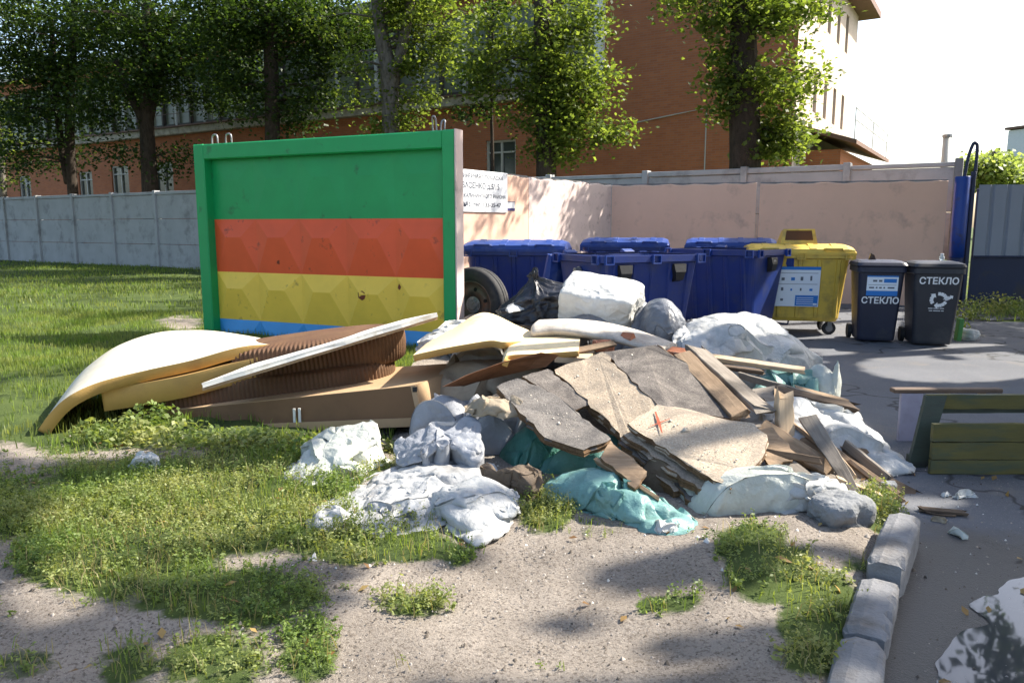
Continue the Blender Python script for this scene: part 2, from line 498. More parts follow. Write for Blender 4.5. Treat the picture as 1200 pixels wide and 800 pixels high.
def grass_density(x, y):
    px, py = project(xyz(x, y))
    w = ell(px, py, WEEDS); bare = ell(px, py, BARE)
    lawn = np.where((x < -0.9 - 0.08*(y-6)) & (y > 5.0), 1.0, 0.0) * np.clip((y-4.75+.35*noise(xyz(x, y)*1.3, 61))/.8, 0, 1)
    strip = ((x > 6.3) & (y > 11.2)).astype(float)
    lawn = np.maximum(lawn, strip)
    lawn = lawn * (1 - .85*bare)
    w = w * (1 - .75*bare*(w < .7))
    far = (y > 17).astype(float)
    ok = ~inpoly(x, y, ASPH)
    for c_ in COVER: ok &= ~inpoly(px, py, c_)
    return w*ok, np.maximum(lawn, far)*ok

def axis(lo, hi, c, w, fine, coarse_n):
    a = np.arange(c-w, c+w, fine)
    l = c-w - (np.geomspace(fine, (c-w)-lo, coarse_n)); h = c+w + np.geomspace(fine, hi-(c+w), coarse_n) - fine*0
    return np.unique(np.concatenate([l, a, h]))
gx = axis(-600, 600, -1.0, 4.2, .05, 60); gy = axis(-60, 1200, 5.0, 3.4, .05, 70)
X, Y = np.meshgrid(gx, gy)
xf, yf = X.ravel(), Y.ravel()
zf = gh(xf, yf)
nx, ny = len(gx), len(gy)
idx = np.arange(nx*ny).reshape(ny, nx)
fq = np.stack([idx[:-1,:-1].ravel(), idx[:-1,1:].ravel(), idx[1:,1:].ravel(), idx[1:,:-1].ravel()], 1)
gm = mesh('ground', np.stack([xf, yf, zf], 1), fq, True)
gw, gl = grass_density(xf, yf)
at = gm.attributes.new('turf', 'FLOAT', 'POINT')
at.data.foreach_set('value', np.clip(np.maximum(gw*.75, gl), 0, 1).astype(np.float32))
m, nt, b = _new('soil and turf')
vec = _coord(nt, 'Object')
s1 = _ramp(nt, _noise(nt, 1.3, 8, .65, vec), [(.3, (.175,.15,.126)), (.7, (.355,.31,.262))])
s2 = _noise(nt, 70, 4, .7, vec)
s1 = _mix(nt, _ramp(nt, s2, [(.38, (.75,.75,.75)), (.5, (0,0,0))]), s1, (.10,.08,.065))
s1 = _mix(nt, _ramp(nt, _noise(nt, 130, 2, .5, vec), [(.66, (0,0,0)), (.7, (.7,.7,.7))]), s1, (.42,.38,.33))
g1 = _ramp(nt, _noise(nt, 2.2, 6, .6, vec), [(.3, (.035,.055,.018)), (.7, (.085,.115,.03))])
ta = nt.nodes.new('ShaderNodeAttribute'); ta.attribute_name = 'turf'
nb = _noise(nt, 9, 6, .7, vec)
ad = nt.nodes.new('ShaderNodeMath'); ad.operation = 'ADD'; nt.links.new(ta.outputs['Fac'], ad.inputs[0]); nt.links.new(nb, ad.inputs[1])
tm = _ramp(nt, ad.outputs[0], [(.75, (0,0,0)), (1.0, (1,1,1))])
nt.links.new(_mix(nt, tm, s1, g1), b.inputs['Base Color'])
b.inputs['Roughness'].default_value = .95; b.inputs['Specular IOR Level'].default_value = .15
_bump(nt, b, _noise(nt, 45, 9, .75, vec), .8, .02)
struct(ob('ground', gm, m))

# asphalt
PUD_C = G(1225, 745)
m, nt, b = _new('asphalt')
vec = _coord(nt, 'Object')
ac = _ramp(nt, _noise(nt, .8, 7, .6, vec), [(.3, (.078,.082,.094)), (.7, (.125,.13,.145))])
ac = _mix(nt, _ramp(nt, _noise(nt, 140, 2, .6, vec), [(.55, (0,0,0)), (.7, (.8,.8,.8))]), ac, (.18,.18,.18))
ac = _mix(nt, _ramp(nt, _noise(nt, 2.3, 8, .7, vec, .5), [(.55, (0,0,0)), (.72, (.8,.8,.8))]), ac, (.15,.135,.12))
vo = nt.nodes.new('ShaderNodeTexVoronoi'); vo.feature = 'DISTANCE_TO_EDGE'; vo.inputs['Scale'].default_value = .55
wv = nt.nodes.new('ShaderNodeVectorMath'); wv.operation = 'ADD'
nn = nt.nodes.new('ShaderNodeTexNoise'); nn.inputs['Scale'].default_value = 2; nt.links.new(vec, nn.inputs['Vector'])
nt.links.new(vec, wv.inputs[0]); nt.links.new(nn.outputs['Color'], wv.inputs[1]); nt.links.new(wv.outputs[0], vo.inputs['Vector'])
ac = _mix(nt, _ramp(nt, vo.outputs['Distance'], [(.004, (.8,.8,.8)), (.014, (0,0,0))]), ac, (.02,.02,.02))
# damp patch left by the puddle
vd = nt.nodes.new('ShaderNodeVectorMath'); vd.operation = 'DISTANCE'; nt.links.new(vec, vd.inputs[0]); vd.inputs[1].default_value = PUD_C
dn = nt.nodes.new('ShaderNodeMath'); dn.operation = 'MULTIPLY_ADD'; nt.links.new(_noise(nt, 3, 6, .6, vec), dn.inputs[0]); dn.inputs[1].default_value = .9
nt.links.new(vd.outputs['Value'], dn.inputs[2])
wet = _ramp(nt, dn.outputs[0], [(.0, (1,1,1)), (1.0, (0,0,0))])
mr = nt.nodes.new('ShaderNodeMapRange'); nt.links.new(dn.outputs[0], mr.inputs[0])
mr.inputs[1].default_value = 1.25; mr.inputs[2].default_value = 1.6; mr.inputs[3].default_value = 1; mr.inputs[4].default_value = 0
ac = _mix(nt, mr.outputs[0], ac, (.045,.042,.040))
rr = nt.nodes.new('ShaderNodeMapRange'); nt.links.new(mr.outputs[0], rr.inputs[0]); rr.inputs[3].default_value = .85; rr.inputs[4].default_value = .42
nt.links.new(ac, b.inputs['Base Color']); nt.links.new(rr.outputs[0], b.inputs['Roughness'])
b.inputs['Specular IOR Level'].default_value = .4
_bump(nt, b, _noise(nt, 90, 5, .7, vec), .5, .008)
edge = [(x, y, .004) for x, y in ASPH]
bm = bmesh.new(); fv = [bm.verts.new(q) for q in edge]; bm.faces.new(fv); bmesh.ops.triangulate(bm, faces=bm.faces[:])
am = bpy.data.meshes.new('asphalt'); bm.to_mesh(am); bm.free()
struct(ob('asphalt_yard', am, m))

# puddle
m, nt, b = _new('puddle water')
b.inputs['Base Color'].default_value = (.05,.052,.055,1); b.inputs['Roughness'].default_value = .03; b.inputs['IOR'].default_value = 1.5
b.inputs['Specular IOR Level'].default_value = .5
_bump(nt, b, _noise(nt, 4, 2, .4, _coord(nt, 'Object')), .015, .05)
out = [G(px, py, .0075) for px, py in [(1106,800),(1118,768),(1124,742),(1150,728),(1140,708),(1172,694),(1205,676),(1260,664),(1340,676),(1400,720),(1390,790),(1330,850),(1230,880),(1130,860)]]
pv = []
for k, p in enumerate(cr(out, 10, True)): w_ = noise(np.array([[p.x*4, p.y*4, 1.0], [p.x*4, p.y*4, 9.0]]), 5)*.03 + noise(np.array([[p.x*13, p.y*13, 1.0], [p.x*13, p.y*13, 9.0]]), 6)*.015; pv.append((p.x + w_[0], p.y + w_[1], .0075))
bm = bmesh.new(); bm.faces.new([bm.verts.new(q) for q in pv]); bmesh.ops.triangulate(bm, faces=bm.faces[:])
pm = bpy.data.meshes.new('puddle'); bm.to_mesh(pm); bm.free()
struct(ob('puddle', pm, m))

# ------------------------------------------------------------------ concrete walls and fences
def along(name, label, cat, p0, p1, group=None):
    p0 = Vector((p0[0], p0[1], 0)); p1 = Vector((p1[0], p1[1], 0)); d = p1 - p0
    return thing(name, label, cat, p0, math.atan2(d.y, d.x), group), d.length
m_green = M('green paint', (.008,.31,.09), .45, .08, 3, (.02,.14,.05), .03, 5, .15, 60, .004)
m_red = M('red paint', (.78,.105,.032), .45, .08, 3, (.30,.05,.03), .04, 6, .15, 60, .004)
m_yel = M('yellow paint', (.90,.59,.075), .45, .08, 3, (.40,.24,.05), .04, 6, .15, 60, .004)
m_blu = M('blue paint', (.05,.29,.62), .45, .10, 3, None, .3, 3, .15, 60, .004)
m_chip = flat('bare concrete chip', (.20,.055,.03), .9)
m_pale = M('pale pink paint', (.62,.50,.46), .75, .08, 3, (.30,.24,.21), .25, 5, .3, 30, .006)
m_pink = M('pink paint', (.70,.46,.345), .8, .07, 1.2, (.46,.31,.25), .22, 2.2, .3, 30, .006)
m_conc = M('grey concrete', (.40,.405,.415), .85, .12, 1.5, (.20,.20,.20), .30, 1.4, .4, 30, .008)
m_conc_d = M('dark concrete', (.21,.215,.22), .9, .2, 2.5, (.07,.07,.06), .4, 3, .5, 30, .01)
m_steel = M('dull steel', (.30,.30,.31), .45, .15, 20, (.16,.10,.07), .3, 15, .1, 80, .002, .5, None, .7)
m_rust = M('rusty steel', (.12,.075,.05), .7, .3, 20)

A, Bp = Vector((-4.42, 10.9, 0)), Vector((-0.66, 9.18, 0))
t, L = along('painted_concrete_panel', 'concrete fence panel painted in green, red, yellow and blue stripes', 'fence panel', A, Bp)
H = 2.62; bw = .19; dp = .17
fb = MB()
fb.bbox((0, 0, -.15), (bw, dp, H), .015)
fb.bbox((L-bw, 0, -.15), (L-.012, dp, H), .015)
fb.bbox((bw-.01, .004, H-bw-.02), (L-bw+.01, dp-.004, H-.003), .015)
fb.part('frame', m_green, t)
MB().box((L-.012, -.004, -.15), (L+.006, dp+.004, H+.004)).part('end_face', m_pale, t)['label'] = 'unpainted pale pink end of the panel'
MB().box((bw-.02, dp-.03, -.15), (L-bw+.02, dp-.004, H-.1)).part('back_slab', m_conc, t)
cols = 5; cw = (L-2*bw)/cols
rows = [('green', 1.60, H-bw-.02, m_green, .018), ('red', .87, 1.60, m_red, .055), ('yellow', .20, .87, m_yel, .075), ('blue', -.14, .20, m_blu, .06)]
for nm, z0, z1, mm, dep in rows:
    for c in range(cols):
        x0 = bw + c*cw; x1 = x0 + cw; zr = z0 + (z1-z0)*(.66 if nm != 'blue' else .1); yb = dp-.03; yr = yb-dep
        v = [(x0,yb,z0),(x1,yb,z0),(x1,yb,z1),(x0,yb,z1),(x0+cw*.32,yr,zr),(x1-cw*.32,yr,zr)]
        f = [(0,1,5,4),(1,2,5),(2,3,4,5),(3,0,4)]
        fo = ob('relief_tile', mesh('relief_tile', v, f), mm, t)
        if c == 0: fo['label'] = nm + ' relief tile with faceted face'
rnd = random.Random(4)
for k in (0, 2, 5):     # chipped paint
    cx, cz, s = [(2.72,.62,.07),(1.2,1.22,.035),(1.32,1.02,.03),(2.05,1.35,.03),(.62,1.3,.03),(3.25,.75,.03),(1.72,1.06,.03)][k]
    def fy(x, z):
        for nm, z0, z1, mm, dep in rows:
            if z0 <= z < z1:
                u = ((x-bw) % cw)/cw; zr = z0+(z1-z0)*.66
                return dp-.03-dep*min(1, u/.32, (1-u)/.32, (z-z0)/(zr-z0), (z1-z)/(z1-zr))
        return dp-.03
    xz = [(cx+s*math.cos(a)*rnd.uniform(.5,1.3), cz+s*1.2*math.sin(a)*rnd.uniform(.5,1.3)) for a in [2*math.pi*q/7 for q in range(7)]] + [(cx, cz)]
    MB().add([(x, fy(x, z)-.003, z) for x, z in xz], [(i, (i+1) % 7, 7) for i in range(7)]).part('paint_chip', m_chip, t)
def loop(x, y, z, w, h, par, mat=m_steel, r=.012, lean=0):
    q = MB(); q.tube(cr([(x-w/2,y,z-.05),(x-w/2,y+lean*.5,z+h*.6),(x-w*.3,y+lean,z+h),(x+w*.3,y+lean,z+h),(x+w/2,y+lean*.5,z+h*.6),(x+w/2,y,z-.05)],4), r, 6)
    return q.part('lifting_loop', mat, par, True)
loop(.33,.09,H,.10,.12,t); loop(.58,.09,H,.10,.12,t); loop(L-.32,.09,H,.05,.16,t,m_steel,.012,-.03); loop(L-.22,.09,H,.05,.12,t,m_steel,.012,.03)

# pink wall round the bins
J0, J1, J2 = (-1.95,10.75), (0.30,14.0), (2.09,16.4)
JB, JE = (4.86,15.52), (8.10,14.52)
def concrete_slab(label, p0, p1, h, group=None, mat=m_pink, seed=0, hb=0):
    t, L = along('pink_wall_panel', label, 'wall panel', p0, p1, group)
    n = 24
    top = [h + .012*math.sin(k*1.3+seed) + rnd.uniform(-.008,.008) for k in range(n+1)]
    secs = []
    for k in range(n+1):
        x = .006 + (L-.012)*k/n
        secs.append([(x,0,-.1),(x,.14,-.1),(x,.14,top[k]),(x,.02,top[k]),(x,0,top[k]-.02)])
    MB().loft(secs).part('slab', mat, t)
    MB().box((.01,.02,h-.02),(L-.01,.12,h+.012+.014)).part('weathered_top', m_conc_d, t)
    return t, L
side1, LS1 = concrete_slab('pink wall panel carrying the white notice board', J0, J1, 2.37)
side2, LS2 = concrete_slab('pink wall panel with sun flecks beside the notice board panel', J1, J2, 2.36, None, m_pale, 1)
back1, LB1 = concrete_slab('long pink wall panel behind the blue containers', J2, JB, 2.35, None, m_pink, 2)
back2, LB2 = concrete_slab('long pink wall panel behind the yellow container and black bins', (JB[0]+.055,JB[1]-.017), JE, 2.34, None, m_pink, 3)
for t_, L_ in ((back1, LB1), (back2, LB2)):
    MB().box((.05,-.004,1.55),(L_-.05,.01,1.566)).part('board_seam', m_pink, t_)

# perimeter fence
FL = lambda u: Vector((u*20.29/(1+.622*u), 20.29/(1+.622*u), 0))
F0, F1 = FL((-140-600)/900), FL((1112-600)/900)
t, L = along('concrete_fence', 'long grey concrete slab fence in front of the brick building', 'fence', F0, F1)
FH = 2.76
inv = Matrix.Rotation(-t.rotation_euler.z, 4, 'Z') @ Matrix.Translation(-t.location)
posts = [0.0]
q = (inv @ FL((51-600)/900)).x
while q - 2.73 > 0.3: q -= 2.73
while True:
    posts.append(q); q += 2.73
    if q > (inv @ FL((750-600)/900)).x - 1.2: break
for px in (753, 866, 984): posts.append((inv @ FL((px-600)/900)).x)
posts.append(L)
for k in range(len(posts)-1):
    a, b2 = posts[k]+.05, posts[k+1]-.05
    q = MB()
    z = -.1; nb = 3
    for i in range(nb):
        z1 = [.86, 1.78, FH-.12][i]
        q.bbox((a, .03, z), (b2, .13, z1-.012), .012); z = z1
    q.bbox((a, .0, FH-.12), (b2, .16, FH - .02 + rnd.uniform(-.02,.02)), .012)
    q.part('fence_panel', m_conc, t)
for x in posts:
    MB().bbox((x-.07, -.05, -.1), (x+.07, .2, FH+.03), .012).part('fence_post', m_conc_d if x > L-.1 else m_conc, t)
MB().box((posts[4]+.07, -.006, .1), (posts[5]-.5, .02, 2.3)).part('whitewashed_patch', M('whitewash', (.55,.56,.56), .85, .06, 3), t)['label'] = 'whitewashed patch on the fence'

# metal gate on the right
m_cor = M('grey profiled sheet', (.23,.26,.32), .5, .06, 2, None, .3, 2, .05, 40, .002, .5)
m_navy = M('dark blue sheet', (.02,.03,.075), .5, .1, 2, (.05,.045,.04), .25, 2)
m_bluegate = M('blue enamel', (.012,.05,.27), .45, .1, 3, (.05,.04,.03), .2, 4)
GA, GB = (8.60,14.40), (16.5,13.2)
t, L = along('profiled_metal_fence', 'grey ribbed sheet metal fence above a dark blue base', 'fence', GA, GB)
v = []; n = 0; x = 0.0; prof = []
while x < L:
    prof += [(x,0),(x+.20,0),(x+.22,.03),(x+.26,.03)]; x += .28
secs = [[(px, py, .93), (px, py+.004, .93), (px, py+.004, 2.26), (px, py, 2.26)] for px, py in prof]
MB().loft(secs).part('ribbed_sheet', m_cor, t)
secs = [[(px, .06+py, -.1), (px, .064+py, -.1), (px, .064+py, 2.2), (px, .06+py, 2.2)] for px, py in prof]
MB().box((0,.06,-.1),(L,.10,.96)).part('base_panel', m_navy, t)
for x in (.03, 2.9, 5.8): MB().bbox((x,.105,-.1),(x+.08,.18,2.2),.01).part('fence_post', m_navy, t)
MB().tube([(0,-.02,.95),(L,-.02,.95)],.018,6).part('rail', m_navy, t)

t = thing('gate_post', 'round blue steel gate post with a dark strap loop on top', 'gate post', (8.30,14.42,0), -.15)
MB().tube([(0,0,.93),(0,0,1.4),(0,0,2.40),(0,0,2.41)],[.125,.13,.13,.125],20).part('post_upper', m_bluegate, t, True)
MB().tube([(0,0,-.1),(0,0,.935)],[.122,.122],20).part('post_lower', m_navy, t, True)['label'] = 'dark blue lower half of the post'
MB().bbox((.14,-.04,-.05),(.21,.04,2.5),.01).part('gate_leaf_edge', m_navy, t)
q = MB(); q.tube(cr([(.02,0,2.35),(.06,0,2.75),(.12,0,2.98),(.17,0,3.0),(.2,0,2.9),(.2,0,2.4)],5),.03,6)
q.part('strap_loop', m_navy, t, True)

# ------------------------------------------------------------------ notice board
def text_me(body, size, ax='CENTER', bold=0.0, sx=1.0):
    c = bpy.data.curves.new('lettering', 'FONT'); c.body = body; c.size = size; c.align_x = ax; c.align_y = 'CENTER'
    c.offset = bold; c.extrude = .0006; c.resolution_u = 2
    o = bpy.data.objects.new('lettering', c); col.objects.link(o)
    bpy.context.view_layer.update()
    me = bpy.data.meshes.new_from_object(o.evaluated_get(bpy.context.evaluated_depsgraph_get()))
    bpy.data.objects.remove(o); bpy.data.curves.remove(c)
    if sx != 1.0:
        for q in me.vertices: q.co.x *= sx
    me.materials.clear()
    return me
def lettering(body, size, loc, mat, par, bold=0.0, ax='CENTER', sx=1.0, width=None, tilt=0):
    me = text_me(body, size, ax, bold, sx)
    if width:
        xs = [q.co.x for q in me.vertices]; k = width/(max(xs)-min(xs)); mid = (max(xs)+min(xs))/2
        for q in me.vertices: q.co.x = (q.co.x-mid)*k
    return ob('lettering', me, mat, par, loc, (R(90)+tilt, 0, 0))
m_signw = M('white sign sheet', (.80,.82,.84), .4, .03, 2, None, .3, 2, 0)
m_ink = flat('dark lettering', (.05,.06,.09), .6)
inv1 = Matrix.Rotation(-side1.rotation_euler.z, 4, 'Z') @ Matrix.Translation(-side1.location)
def on_side(px):      # distance along the side wall seen at this pixel column
    d = Vector((J1[0]-J0[0], J1[1]-J0[1])).normalized(); u = (px-600)/900
    s = (u*J0[1]-J0[0])/(d.x-u*d.y); return s
xs1 = on_side(593.5); xs0 = on_side(536) - .32
d1 = Vector((J1[0]-J0[0], J1[1]-J0[1], 0)).normalized()
t = thing('notice_board', 'white notice board with Russian lettering on the pink wall', 'sign', Vector((J0[0],J0[1],0)) + d1*((xs0+xs1)/2) + Vector((d1.y,-d1.x,0))*.012, side1.rotation_euler.z)
W = xs1-xs0; zt, zb = 2.40, 1.735
MB().bbox((-W/2,-.012,zb),(W/2,.012,zt),.003).part('board', m_signw, t)
Lw = W*.92
lettering('КОНТЕЙНЕРНАЯ ПЛОЩАДКА', .09, (0,-.0135,zt-.10), m_ink, t, .001, width=Lw*.92)
lettering('ул. ВАСЕНКО д.5/15', .13, (-.02,-.0135,zt-.25), m_ink, t, .003, width=Lw*.80)
lettering('МУС №2 КАЛИНИНСКОГО РАЙОНА', .085, (.02,-.0135,zt-.41), m_ink, t, .001, width=Lw*1.0)
lettering('КЖУ №3, тел. 133-35-47', .10, (-.02,-.0135,zt-.55), m_ink, t, .002, width=Lw*.86)
for sx in (-1, 1):
    for z in (zt-.03, zb+.03): MB().lathe([(0,-.016),(.01,-.015),(.012,-.012),(0,-.012)],8,'y',(sx*(W/2-.03),0,z)).part('screw', m_steel, t)
xa, xb = on_side(594.5), on_side(603)
t = thing('wall_sticker', 'small paper sticker with dark band next to the notice board', 'sticker', Vector((J0[0],J0[1],0)) + d1*((xa+xb)/2) + Vector((d1.y,-d1.x,0))*.003, side1.rotation_euler.z)
w2 = (xb-xa)/2
MB().box((-w2,-.004,1.77),(w2,0,1.93)).part('paper', m_signw, t)
MB().box((-w2,-.006,1.77),(w2,-.0042,1.815)).part('dark_band', flat('violet ink', (.05,.05,.16)), t)
MB().box((-w2,-.006,1.915),(w2,-.0042,1.93)).part('dark_band', flat('grey ink', (.2,.2,.25)), t)

# ------------------------------------------------------------------ brick building
def brickmat(name, c1, c2, mortar, axes):
    m, nt, b = _new(name)
    tc = nt.nodes.new('ShaderNodeTexCoord'); sp = nt.nodes.new('ShaderNodeSeparateXYZ'); cb = nt.nodes.new('ShaderNodeCombineXYZ')
    nt.links.new(tc.outputs['Object'], sp.inputs[0])
    nt.links.new(sp.outputs[axes[0]], cb.inputs[0]); nt.links.new(sp.outputs[axes[1]], cb.inputs[1])
    br = nt.nodes.new('ShaderNodeTexBrick'); nt.links.new(cb.outputs[0], br.inputs['Vector'])
    br.inputs['Scale'].default_value = 1; br.inputs['Brick Width'].default_value = .26; br.inputs['Row Height'].default_value = .077
    br.inputs['Mortar Size'].default_value = .008; br.inputs['Color1'].default_value = (*c1, 1); br.inputs['Color2'].default_value = (*c2, 1); br.inputs['Mortar'].default_value = (*mortar, 1)
    f = _noise(nt, .6, 7, .6, tc.outputs['Object'])
    cc = _mix(nt, _ramp(nt, f, [(.35, (0,0,0)), (.7, (.45,.45,.45))]), br.outputs['Color'], shade(c1, .6))
    nt.links.new(cc, b.inputs['Base Color']); b.inputs['Roughness'].default_value = .9; b.inputs['Specular IOR Level'].default_value = .2
    _bump(nt, b, br.outputs['Fac'], -.4, .01)
    return m
m_brick = brickmat('brick', (.43,.155,.068), (.34,.12,.058), (.30,.18,.12), (0, 2))
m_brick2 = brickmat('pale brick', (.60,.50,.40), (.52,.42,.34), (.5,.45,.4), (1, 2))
m_ledge = M('weathered ledge', (.38,.35,.28), .9, .25, 2, (.16,.14,.11), .5, 3)
m_glass, nt, b = _new('window glass'); b.inputs['Base Color'].default_value = (.05,.06,.055,1); b.inputs['Roughness'].default_value = .08; b.inputs['Specular IOR Level'].default_value = .6
m_gl2, nt, b = _new('frosted factory glass')
b.inputs['Roughness'].default_value = .35
nt.links.new(_ramp(nt, _noise(nt, .8, 4, .6, _coord(nt,'Object')), [(.3,(.10,.115,.085)),(.7,(.20,.215,.16))]), b.inputs['Base Color'])
m_white = M('white window paint', (.42,.42,.38), .6, .06, 5)
m_mull = M('dark mullion', (.06,.05,.04), .7, .2, 5)
m_roof = M('brown roof sheet', (.14,.075,.05), .7, .15, 4)
CX, CY = 8.65, 24.3
LF = 60.0
dirf = Vector((.8485,-.5292,0))
t = thing('brick_building', 'orange brick factory building with a long glazed upper floor behind the trees', 'building', Vector((CX,CY,0)) - dirf*LF, math.atan2(dirf.y, dirf.x))
def wallq(mb, lo, hi, z0, z1, ops, fix, ax, depth):
    xs = sorted({lo, hi, *[o[0] for o in ops], *[o[1] for o in ops]}); zs = sorted({z0, z1, *[o[2] for o in ops], *[o[3] for o in ops]})
    def pt(a, z, d=0): return (a, fix+d, z) if ax == 'x' else (fix-d, a, z)
    for i in range(len(xs)-1):
        for j in range(len(zs)-1):
            cx, cz = (xs[i]+xs[i+1])/2, (zs[j]+zs[j+1])/2
            if any(o[0] < cx < o[1] and o[2] < cz < o[3] for o in ops): continue
            mb.add([pt(xs[i],zs[j]), pt(xs[i+1],zs[j]), pt(xs[i+1],zs[j+1]), pt(xs[i],zs[j+1])], [(0,1,2,3)])
    for o in ops:
        c = [(o[0],o[2]),(o[1],o[2]),(o[1],o[3]),(o[0],o[3])]
        for i in range(4):
            a, b_ = c[i], c[(i+1)%4]
            mb.add([pt(a[0],a[1]), pt(b_[0],b_[1]), pt(b_[0],b_[1],depth), pt(a[0],a[1],depth)], [(0,1,2,3)])
def at_px(px):        # position along the facade seen at this pixel column
    u = (px-600)/900; o = t.location; s = (u*o.y-o.x)/(dirf.x-u*dirf.y); return s
LEDGE = 6.35
lower = []
for px, w, z0, z1 in ((587,1.35,3.4,4.75),(40,1.4,3.1,4.6),(110,1.4,3.1,4.6),(150,1.6,3.1,4.8),(200,1.6,3.1,4.8),(270,1.5,3.1,4.7),(350,1.5,3.2,4.7),(430,1.4,3.3,4.7),(510,1.4,3.3,4.7)):
    s = at_px(px); lower.append((s-w/2, s+w/2, z0, z1))
gx1 = at_px(694)
mb = MB(); wallq(mb, 0, LF, -.1, 10.1, lower + [(.5, gx1, LEDGE+.25, 9.5)], 0, 'x', .25)
mb.add([(0,0,-.1),(0,10.7,-.1),(0,10.7,10.1),(0,0,10.1)], [(0,1,2,3)])
mb.part('front_wall', m_brick, t)
side_ops = [(y, y+.6, z0, z1) for y in (2.6, 4.4, 6.2, 8.0) for z0, z1 in ((8.2,9.6),(5.3,6.6))]
mb = MB(); wallq(mb, .01, 10.8, -.1, 10.1, side_ops, LF, 'y', .2)
mb.part('end_wall', m_brick2, t)['label'] = 'pale sunlit end wall of the building'
MB().box((.1,10.7,-.1),(LF-.3,10.9,10.1)).part('back_wall', m_brick, t)
rf = MB().box((-.5,-.35,10.1),(LF+.75,11.6,10.35)).part('roof', m_roof, t)
MB().box((-.5,-.45,10.15),(LF+.8,-.36,10.5)).part('gutter', m_ledge, rf)
MB().box((LF-1.2,-.02,10.35),(LF+.02,.6,10.4)).part('roof_edge_strip', m_ledge, rf)
for o in lower:
    w = MB().box((o[0],.16,o[2]),(o[1],.2,o[3])).part('window', m_glass, t)
    fr = MB()
    for x in (o[0], (o[0]+o[1])/2-.04, o[1]-.08): fr.box((x,.08,o[2]),(x+.08,.158,o[3]))
    fr.box((o[0]+.08,.085,o[3]-.08),(o[1]-.08,.155,o[3])); fr.box((o[0]+.08,.085,o[2]),(o[1]-.08,.155,o[2]+.08)); fr.box((o[0]+.08,.085,o[3]-.48),(o[1]-.08,.155,o[3]-.42))
    fr.part('frame', m_white, w)
    MB().box((o[0]-.06,-.06,o[2]-.07),(o[1]+.06,.1,o[2]-.003)).part('sill', m_ledge, w)
for o in side_ops:
    w = MB().box((LF-.16,o[0],o[2]),(LF-.12,o[1],o[3])).part('window', m_glass, t)
    MB().box((LF-.119,(o[0]+o[1])/2-.03,o[2]),(LF-.06,(o[0]+o[1])/2+.03,o[3])).part('frame', m_white, w)
led = MB(); led.bbox((0,-.35,LEDGE-.25),(gx1+.3,-.003,LEDGE+.1),.03); led.part('ledge', m_ledge, t)
MB().box((0,-.45,LEDGE+.102),(gx1+.3,-.003,LEDGE+.16)).part('ledge_flashing', m_roof, t)
bay = 1.12; n = int((gx1-.5)/bay); bay = (gx1-.5)/n
for k in range(n):
    x = .5 + k*bay
    MB().box((x+.06,.14,LEDGE+.25),(x+bay-.06,.17,9.5)).part('glass_pane', m_gl2, t)
    q = MB(); q.box((x-.06,-.04,LEDGE+.25),(x+.06,.20,9.5)); q.part('mullion', m_mull if k % 2 else m_white, t)
for z in (LEDGE+.25, 8.0): MB().box((.5,.02,z),(gx1,.12,z+.08)).part('transom', m_mull, t)
q = MB(); n = int(gx1/1.5)
for k in range(n): q.tube([(k*1.5,-.38,LEDGE+.15),(k*1.5,-.38,LEDGE+.75)],.015,4)
q.tube([(0,-.38,LEDGE+.75),(gx1,-.38,LEDGE+.75)],.015,4); q.part('ledge_railing', m_rust, t)
MB().bbox((gx1+.02,-.22,6.1),(gx1+.36,-.003,10.0),.03).part('white_duct', M('white duct paint', (.72,.71,.68), .6, .06, 5), t)
xa, xb = at_px(740), at_px(821)
q = MB(); q.tube([(xa,-.03,5.0),((xa+xb)/2,-.03,5.15),(xb,-.03,5.3),(xb,-.03,2.0)],.022,6); q.part('conduit', m_white, t)
# porch on the sunny end
MB().box((LF,1.2,-.1),(LF+1.2,8.5,3.9)).part('porch_wall', m_brick, t)
MB().add([(LF,.8,4.55),(LF+1.7,.8,4.0),(LF+1.7,9.2,4.0),(LF,9.2,4.55),(LF,.8,4.68),(LF+1.7,.8,4.13),(LF+1.7,9.2,4.13),(LF,9.2,4.68)],
         [(0,3,2,1),(4,5,6,7),(0,1,5,4),(1,2,6,5),(2,3,7,6),(3,0,4,7)]).part('porch_roof', m_roof, t)
q = MB()
for y in (1, 5, 9): q.tube([(LF+1.6,y,4.1),(LF+1.6,y,5.1)],.018,5)
for z in (4.75,5.1): q.tube([(LF+1.6,1,z),(LF+1.6,9,z)],.018,5)
q.part('porch_railing', m_white, t)

# far things above the metal fence
t = thing('far_tower_block', 'pale far-off tower block beyond the metal fence', 'building', (66,88,0), .3)
mb = MB(); wallq(mb, 0, 18, 0, 13.5, [(x, x+1.6, z, z+1.5) for x in np.arange(1,16,3) for z in (2,5,8,11)], 0, 'x', .3)
mb.box((0,.31,0),(18,12,13.4)); mb.part('wall', M('pale render', (.6,.6,.6), .8, .05), t)
for x in np.arange(1,16,3):
    for z in (2,5,8,11): MB().box((x,.2,z),(x+1.6,.3,z+1.5)).part('window', m_glass, t)
MB().box((-.3,-.3,13.5),(18.3,12.3,13.8)).part('roof', m_roof, t)
t = thing('chimney_pipe', 'slim pale ventilation pipe standing behind the fence end', 'pipe', P(1107,200,30).xy.to_3d())
MB().tube([(0,0,0),(0,0,4.9)],.15,10).part('shaft', m_white, t, True)
MB().lathe([(0,4.85),(.18,4.85),(.18,4.95),(0,4.95)],12,'z').part('cap', m_steel, t)
